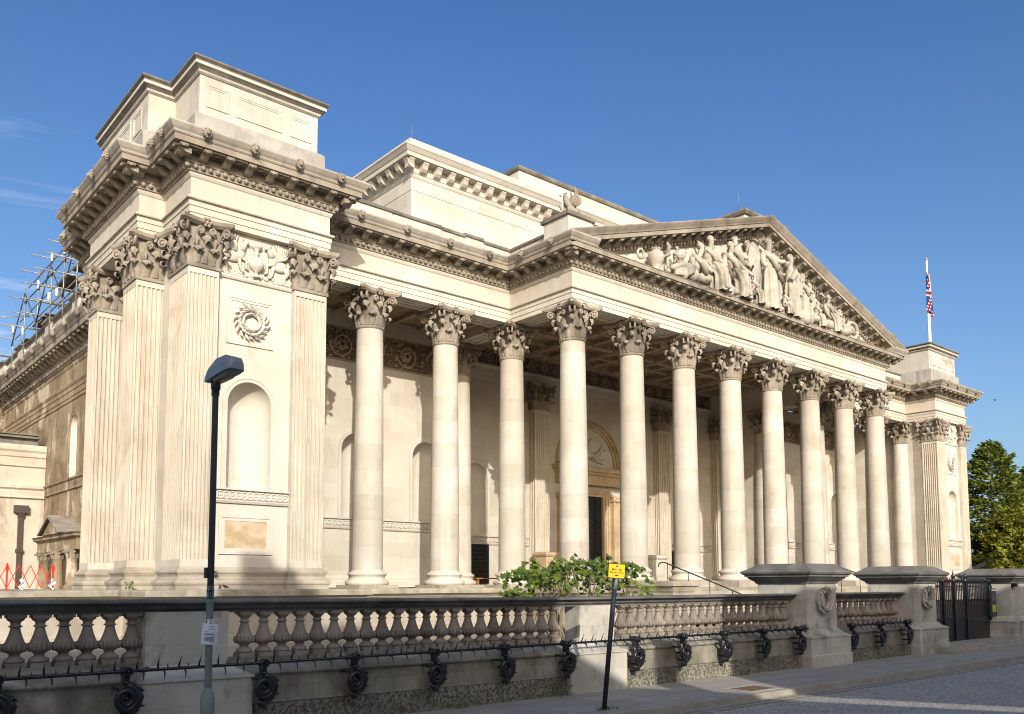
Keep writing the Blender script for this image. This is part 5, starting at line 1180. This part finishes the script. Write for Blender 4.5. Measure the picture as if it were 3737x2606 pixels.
# ------------------------------------------------------------------ flagpole, flag, griffin, birds, lions, handrails, bench
fpx, fpy = 39.85, -1.0
fp = thing('flagpole', 'white flagpole on the roof block of the far right pavilion', 'flagpole', (fpx,fpy,16.98))
B = MB(); B.lathe([(.16,0),(.13,.5),(.07,7.0),(.06,7.05)], 10); B.build('pole', M_white, fp); B = MB(); B.ball((0,0,7.13), .13, .13, .11, 8, 6); B.build('finial', plain('gilt_ball',(.35,.33,.3),.4), fp)
fx = lambda u,v: (-.15 + .44*u*(.45+.55*v) - .1*v, -.12+.16*sin(9*u+2*v), 6.1-3.0*v-.45*u)
# furled union flag: blue field, white and red crosses run as creased bands down the cloth
nu, nv = 14, 24; bands = {0:MB(),1:MB(),2:MB()}
for j in range(nv):
    for i in range(nu):
        u, v = (i+.5)/nu, (j+.5)/nv; uu, vv = 2*u-1, 2*v-1
        k2 = 0; d = min(abs(uu-vv*.9), abs(uu+vv*.9))
        if d < .20: k2 = 1
        if d < .12: k2 = 2
        if abs(uu) < .24 or abs(vv) < .15: k2 = 1
        if abs(uu) < .16 or abs(vv) < .10: k2 = 2
        bands[k2].add([fx(i/nu,j/nv),fx((i+1)/nu,j/nv),fx((i+1)/nu,(j+1)/nv),fx(i/nu,(j+1)/nv)], [(0,1,2,3)])
fl = thing('flag', 'limp union flag hanging from the white flagpole', 'flag', (fpx,fpy,16.98))
for k2, nm, m in ((0,'blue_field',M_flagblue),(1,'white_cross',M_flagwhite),(2,'red_cross',M_flagred)): bands[k2].build(nm, m, fl)

ex = MB()
for s in (-1,1):
    for i in range(6):
        h_ = 1-.13*i; ex.tube([(.05+.05*i,s*.12,.60),(.16+.06*i,s*.17,.60+.30*h_),(.27+.05*i,s*.19,.60+.62*h_),(.22+.07*i,s*.19,.62+.78*h_)], [.04,.042,.032,.012], 5)
ex.tube([(.02,0,.62),(-.08,0,.80),(-.13,0,.96)], [.17,.13,.11], 8); ex.ball((-.19,0,1.02), .13, .10, .10, 8, 6); ex.tube([(-.28,0,1.0),(-.37,0,.96),(-.38,0,.91)], [.06,.045,.015], 6)
ex.tube([(-.24,0,.94),(-.33,0,.88)], [.04,.02], 5)
for s in (-1,1): ex.tube([(-.12,s*.06,1.08),(-.05,s*.07,1.22)], [.03,.008], 5)
gp = [(.35,0,.30),(.15,0,.42),(.02,0,.60),(-.07,0,.78),(-.12,0,.92)]; ge = [(0,1),(1,2),(2,3),(3,4)]; gr = [.17,.18,.17,.12,.1]
for s in (-1,1):
    i = len(gp); gp += [(.30,s*.13,.30),(.12,s*.19,.22),(.24,s*.19,.08),(.05,s*.2,.04)]; gr += [.12,.10,.055,.05]; ge += [(0,i),(i,i+1),(i+1,i+2),(i+2,i+3)]
    i = len(gp); fr_ = (-.36,s*.10,.62) if s > 0 else (-.06,s*.12,.06); gp += [(-.02,s*.11,.52),(-.20,s*.12,.40) if s > 0 else (-.04,s*.12,.30),fr_]; gr += [.09,.06,.045]; ge += [(2,i),(i,i+1),(i+1,i+2)]
i = len(gp); gp += [(.55,0,.12),(.62,0,.35),(.52,0,.55)]; gr += [.04,.03,.03]; ge += [(0,i),(i,i+1),(i+1,i+2)]
gs = skin('griffin_statue', gp, ge, gr, M_corn, None, (-.30,-3.98,15.06), (0,0,math.radians(-14)), 1, 1.0, ex)
tag(gs, 'seated winged griffin statue on the corner block left of the pediment', 'statue')
B = MB(); B.tube([(-.95,-4.3,15.06),(-.95,-4.3,16.0)], .022, 5); tag(B.build('roof_spike', M_white), 'thin pale metal rod standing just left of the griffin statue', 'rod')
def lion(loc, rot, label):
    q = [(.9,0,.75),(.3,0,.78),(-.4,0,.85),(-.75,0,1.15),(-.95,0,1.35),(-1.15,0,1.30)]; e_ = [(i,i+1) for i in range(5)]; r_ = [.30,.32,.38,.36,.33,.17]
    for s in (-1,1):
        i = len(q); q += [(-.55,s*.25,.6),(-.75,s*.27,.25),(-1.2,s*.27,.14)]; r_ += [.18,.14,.12]; e_ += [(2,i),(i,i+1),(i+1,i+2)]
        i = len(q); q += [(.85,s*.28,.55),(.5,s*.36,.25),(.3,s*.36,.12)]; r_ += [.26,.15,.11]; e_ += [(0,i),(i,i+1),(i+1,i+2)]
    xx = MB(); xx.box(-1.5,-.6,-.9,1.5,.6,.05)
    return tag(skin('stone_lion', q, e_, r_, M_corn, None, loc, rot, 1, 1, xx), label, 'statue')
lion((43.3,-2.2,.2), (0,0,math.radians(95)), 'grey stone lion on a plinth beside the far right pavilion')
B = MB(); B.box(-.5,-.5,0,.5,.5,1.75); B.mould([(-.5,-.5),(.5,-.5),(.5,.5),(-.5,.5)], [(0,1.72),(.12,1.78),(.12,1.86),(-.1,1.98),(-.4,2.03)], True)
tag(B.build('garden_pedestal', M_cap, None, (-21.55,-6.2,-1.80)), 'dark sloping stone pedestal top just showing at the left edge', 'pedestal')
def pigeon(loc, rot, label, s=1.0):
    q = [(0,0,.16),(.10,0,.20),(.14,0,.25),(.17,0,.28),(-.10,0,.14),(-.24,0,.12)]; e_ = [(0,1),(1,2),(2,3),(0,4),(4,5)]; r_ = [.065,.055,.035,.032,.05,.02]
    xx = MB(); xx.tube([(.19,0,.28),(.225,0,.27)], [.012,.003], 5)
    for sg_ in (-1,1): xx.tube([(.02,sg_*.03,.11),(.03,sg_*.03,.0)], .008, 4)
    o = skin('pigeon', q, e_, r_, plain('pigeon_grey',(.035,.037,.045),.6), None, loc, rot, 1, s, xx); tag(o, label, 'bird', 'pigeons on the pavilion base')
pigeon((-14.5,-2.98,.34), (0,0,2.6), 'dark pigeon perched higher on the pavilion base moulding by the lamp post', .55)
pigeon((-14.3,-3.42,-.125), (0,0,2.2), 'dark pigeon standing lower on the podium ledge by the lamp post', .55)
bd = [(0,0,0),(.08,0,.01),(-.1,0,0)]; xx = MB(); xx.add([(0,0,.02),(.05,.28,.1),(-.05,.26,.09),(-.06,0,.02),(.05,-.28,.12),(-.05,-.26,.1)], [(0,1,2,3),(0,3,5,4)])
tag(skin('flying_bird', bd, [(0,1),(0,2)], [.05,.03,.02], M_dark, None, (47.2,-2.6,14.2), (0,0,.6), 1, 1.0, xx), 'tiny dark bird flying in the sky right of the flag pavilion', 'bird')
def handrail(x, y0, y1, label):
    t = thing('handrail', label, 'handrail', (x,y0,-.13), 'stair handrails'); L = y0-y1; dz = -.345*L
    B = MB(); B.tube([(0,.35,.83),(0,.33,.95),(0,.22,1.02),(0,.1,1.02),(0,0,1.0),(0,-L,1.0+dz)], .026, 7); B.build('rail', M_iron, t)
    for k2 in range(5):
        s = .12+(L-.2)*k2/4; B = MB(); B.tube([(0,-s,1.0-.345*s),(0,-s,max(-1.7,-.38*s-.25))], .018, 6); B.build('baluster', M_iron, t)
handrail(2.75,-6.3,-10.6,'black iron handrail sloping down the steps right of the fig bush')
handrail(16.4,-6.2,-10.4,'black iron handrail on the steps seen above the first gate pier')
bn = thing('bench', 'orange wooden bench end beside the dark grille behind the columns', 'bench', (1.6,4.0,-.13))
B = MB(); B.box(-.6,-.25,.40,1.2,.25,.46); B.build('seat', M_orange, bn)
for x in (-.5,1.1): B = MB(); B.box(x-.05,-.22,0,x+.05,.22,.40); B.build('leg', M_orange, bn)

# ------------------------------------------------------------------ fig bush behind the balustrade
bush = thing('fig_bush', 'leafy green fig bush with pale branches rising behind the balustrade', 'bush', (-9,-13,-1.8))
def hat(x):
    P = [(-11.6,-.15),(-11.4,.02),(-10.95,.34),(-10.5,.40),(-10.2,.66),(-9.9,.40),(-9.4,.52),(-9.0,.62),(-8.65,.80),(-8.35,.66),(-8.0,.58),(-7.5,.60),(-7.1,.50),(-6.8,.24),(-6.6,.02),(-6.2,-.35),(-5.75,-.12),(-5.5,-.3)]
    for (x0,z0),(x1,z1) in zip(P,P[1:]):
        if x0 <= x <= x1: return z0+(z1-z0)*(x-x0)/(x1-x0)
    return -.5
LFB = [(0,0),(.10,.03),(.24,-.02),(.20,.10),(.34,.20),(.22,.24),(.26,.42),(.12,.36),(0,.60)]
LFP = LFB + [(-x,y) for x,y in reversed(LFB[1:-1])]
def figleaf(mb, c, n, s, roll, r2):
    n = Vector(n).normalized(); t = n.cross(Vector((0,0,1))); t = t.normalized() if t.length > .05 else Vector((1,0,0)); b = n.cross(t)
    ca, sa = cos(roll), sin(roll); t, b = t*ca+b*sa, b*ca-t*sa; v = [Vector(c) + b*(.25*s)]
    for x, y in LFP: v.append(Vector(c) + t*(x*s) + b*(y*s) - n*(s*.5*(x*x*1.6 + (y-.25)**2*.7)))
    m = len(LFP); mb.add(v, [(0,1+i,1+(i+1)%m) for i in range(m)], False)
r2 = random.Random(21); L = MB(); T_ = MB()
for i in range(40):
    bx = r2.uniform(-10.4,-7.2); tx = bx + r2.uniform(-1.2,1.2); ty = -13 + r2.uniform(-.7,.6); tz = hat(tx)-.08
    if r2.random() < .35: tz -= r2.uniform(0,.5)
    mid = (bx+.35*(tx-bx)+r2.uniform(-.15,.15), -13+r2.uniform(-.3,.3), -.85+r2.uniform(-.2,.2)); m2_ = (bx+.72*(tx-bx)+r2.uniform(-.2,.2), ty+r2.uniform(-.12,.12), tz*.55-.25)
    T_.tube([(bx*.6-9*.4,-13,-1.85),mid,m2_,(tx,ty,tz)], [.04,.024,.015,.006], 5)
    for k2 in range(4): q = Vector(m2_)*(1-k2/4)+Vector((tx,ty,tz))*(k2/4); T_.tube([q, q+Vector((r2.uniform(-.2,.2),r2.uniform(-.2,.2),r2.uniform(-.02,.2)))], [.008,.003], 4)
n_l = 0
while n_l < 760:
    x = r2.uniform(-11.2,-6.75); zt = hat(x)-.02; z = zt - abs(r2.gauss(0,.38)) - .02; y = -13 + r2.uniform(-.85,.6)
    if z < -1.5: continue
    if (sin(x*7.3)+sin(z*9+x*3)+sin(y*6+2)) < -.15: continue
    figleaf(L, (x,y,z), (r2.uniform(-.75,.25),r2.uniform(-1.0,.1),r2.uniform(.15,.95)), r2.uniform(.16,.33), r2.uniform(2.3,4.0), r2); n_l += 1
for i in range(14): figleaf(L, (-5.72+r2.uniform(-.25,.25),-12.8+r2.uniform(-.2,.2),-.22+r2.uniform(-.15,.1)), (r2.uniform(-.5,.5),-.7,r2.uniform(.2,.9)), .25, r2.uniform(2.5,3.8), r2)
T_.tube([(-7.2,-13,-1.5),(-6.4,-12.9,-.7),(-5.75,-12.8,-.2)], [.03,.015,.006], 5)
L.v = [(x+9,y+13,z+1.8) for x,y,z in L.v]; T_.v = [(x+9,y+13,z+1.8) for x,y,z in T_.v]
L.build('leaves', M_fig, bush); T_.build('branches', M_stem, bush)
B = MB(); r2 = random.Random(4)
for i in range(26): figleaf(B, (r2.uniform(-.14,.14),r2.uniform(-.08,.06),r2.uniform(.02,.24)), (r2.uniform(-.6,.3),-.8,r2.uniform(.1,.8)), r2.uniform(.06,.10), r2.uniform(0,6), r2)
for i in range(5): B.tube([(0,0,0),(r2.uniform(-.15,.15),-.03,r2.uniform(.15,.3))], .006, 4)
tag(B.build('weed', M_fig, None, (-16.35,-1.0,-.12)), 'small green weed growing at the foot of the left pilaster', 'weed')
for i, (x, y, n, lab) in enumerate(((-14.5,-18.20,70,'tuft of green weeds at the left foot of the lit pier'),(-16.6,-18.24,36,'sparse weeds in the wall foot joint below the long balustrade'),(-9.2,-18.24,40,'low weeds at the shaded wall foot near the first gate pier'),(-15.1,-19.84,40,'tiny grass tuft around the base of the leaning sign pole'))):
    B = MB(); r2 = random.Random(30+i)
    for j in range(n): figleaf(B, (r2.gauss(0,.13),r2.uniform(-.09,.0) if i < 3 else r2.gauss(0,.05),r2.uniform(.0,.09 if i else .3)*(.4 if i == 3 else 1)), (r2.uniform(-.6,.3),-.8,r2.uniform(.1,.9)), r2.uniform(.03,.065), r2.uniform(0,6), r2)
    tag(B.build('weed', M_fig, None, (x,y,GZ)), lab, 'weed')

# ------------------------------------------------------------------ conifers at the right
def conifer(label, loc, H, Rr, seed, mat, nb=150, lean=0):
    t = thing('conifer_tree', label, 'tree', loc, 'conifers right of the museum'); g = np.random.default_rng(seed)
    Bt = MB(); Bt.tube([(0,0,0),(.1,0,H*.35),(lean*.5,.05,H*.7),(lean,0,H*.985)], [.32,.24,.12,.02], 9)
    V = []; 
    for i in range(nb):
        f = (i+.5)/nb; z = H*(.03+.96*f**.85); ang = i*2.399 + g.uniform(-.4,.4); Lb = Rr*(1-f)**.62*g.uniform(.55,1.12) + .18
        d = np.array([cos(ang), sin(ang), 0]); cx_ = lean*f; up = g.uniform(.10,.42) if f > .5 else g.uniform(-.12,.28)
        tip = np.array([cx_,0,z]) + d*Lb + np.array([0,0,up*Lb])
        if i % 2 == 0: Bt.tube([(cx_,0,z), tuple(np.array([cx_,0,z])*.5+tip*.5+np.array([0,0,.06*Lb])), tuple(tip)], [.05*(1-f)+.012,.03*(1-f)+.01,.004], 4)
        n = int(90*(.35+Lb/Rr)); s = g.uniform(.18,1.0,n)**.75
        c = np.array([cx_,0,z]) + np.outer(s,tip-np.array([cx_,0,z])) ; side = np.array([-d[1],d[0],0]); w = Lb*.30*(1.1-s)+.14
        c = c + np.outer(g.normal(0,.55,n)*w, side) + np.column_stack([np.zeros(n),np.zeros(n),g.normal(.0,.13,n)-.10*np.abs(g.normal(0,1,n))*w])
        dirs = d*.8 + side*g.normal(0,.7,(n,1)) + np.column_stack([g.normal(0,.25,n),g.normal(0,.25,n),g.uniform(-.15,.65,n)])
        dirs /= np.linalg.norm(dirs,axis=1)[:,None]; nr = np.cross(dirs, g.normal(0,1,(n,3))); nr /= np.linalg.norm(nr,axis=1)[:,None]
        ln = g.uniform(.20,.46,n)[:,None]; wd = ln*g.uniform(.20,.34,n)[:,None]
        V.append(np.stack([c-nr*wd*.6, c+dirs*ln*.5+nr*wd*-1.0, c+dirs*ln, c+dirs*ln*.45+nr*wd],axis=1))
    V = np.concatenate(V); N = len(V); me = D.meshes.new('crown'); me.vertices.add(N*4); me.vertices.foreach_set('co', V.reshape(-1)); me.loops.add(N*4); me.loops.foreach_set('vertex_index', np.arange(N*4)); me.polygons.add(N); me.polygons.foreach_set('loop_start', np.arange(N)*4); me.polygons.foreach_set('loop_total', np.full(N,4)); me.update()
    Bt.build('trunk', M_bark, t); link('crown', me, mat, t); return t
conifer('tall dark green conifer with pointed top right of the far pavilion', (48.6,-1.5,-1.8), 12.9, 4.6, 1, M_yew, 170, .3)
conifer('shorter conifer touching the right wall of the far pavilion', (45.2,1.5,-1.8), 12.6, 3.4, 2, M_yew, 140)
conifer('bright yellow green conifer in front of the tall pointed one', (45.5,-4.0,-1.8), 7.2, 4.2, 3, M_yew2, 130)
conifer('wide conifer cut by the right edge of the picture', (53.2,-3.2,-1.8), 11.2, 5.2, 4, M_yew, 170)
conifer('low conifer between the far pavilion and the stone gate pier', (41.5,-6.2,-1.8), 5.2, 3.2, 5, M_yew2, 100)

# ------------------------------------------------------------------ houses on the other side of the street (behind the camera, they shade the wall and the road)
def house(label, fn):
    t = thing('terrace_house', label, 'house', (0,-36,GZ)); return t
M_hwin = M_glass
h1 = thing('terrace_house', 'long cream terrace house across the street with tall chimney stack', 'house', (-45,-36,GZ))
def hp(name, mb, m, t):
    l = t.location; mb.v = [(x-l.x,y-l.y,z-l.z) for x,y,z in mb.v]; return mb.build(name, m, t)
B = MB(); B.box(-70,-39,GZ,-25.6,-33,11.6); hp('wall', B, M_house, h1)
B = MB(); B.prism_yz([(-39.4,11.5),(-32.6,11.5),(-32.6,11.75),(-36,14.1),(-39.4,11.75)], -70.2, -25.4); hp('roof', B, M_slate, h1)
B = MB(); B.box(-31.84,-36.4,11,-28.97,-35.6,15.6); B.box(-31.4,-36.3,15.6,-30.5,-35.7,16.86); B.box(-30.5,-36.3,15.6,-29.7,-35.7,16.35); hp('chimney', B, M_house, h1)
for i in range(12):
    for z in (-.6,2.6,5.8,8.9):
        x = -68+3.5*i; B = MB(); B.box(x-.55,-33.0,z,x+.55,-32.94,z+1.7); w_ = hp('window', B, M_hwin, h1)
h2 = thing('terrace_house', 'low cream lean to wing across the street with one small chimney', 'house', (-20,-34.5,GZ))
k0, m0 = .54*-34, .475*-34
LV = lambda u: -9.96 - .476*(u+4.05)
B = MB(); B.prism_xz([(-6.2+k0,GZ),(6.5+k0,GZ),(6.5+k0,LV(6.5)-m0),(-6.2+k0,LV(-6.2)-m0)], -35.5, -34); hp('wall', B, M_house, h2)
B = MB(); B.box(-2.2+k0,-34.6,LV(-1.9)-m0-.5,-1.78+k0,-34.1,-9.5-m0); hp('chimney', B, M_house, h2)
h3 = thing('terrace_house', 'unseen cream house across the street, underside shaped to let a sunlit strip through', 'house', (10,-34.5,GZ))
B = MB(); B.prism_xz([(.25+k0,-11.45-m0),(5.2+k0,-13.9-m0),(7.2+k0,GZ+.0),(70+k0,GZ),(70+k0,-8.7-m0),(.25+k0,-8.7-m0)], -34.9, -34); hp('wall', B, M_house, h3)  # raised outline made up so that a slanting strip of sun reaches the road
for i in range(10):
    x = -8+6*i; B = MB(); B.box(x,-34.0,2.2,x+1.1,-33.95,4.0); hp('window', B, M_hwin, h3)
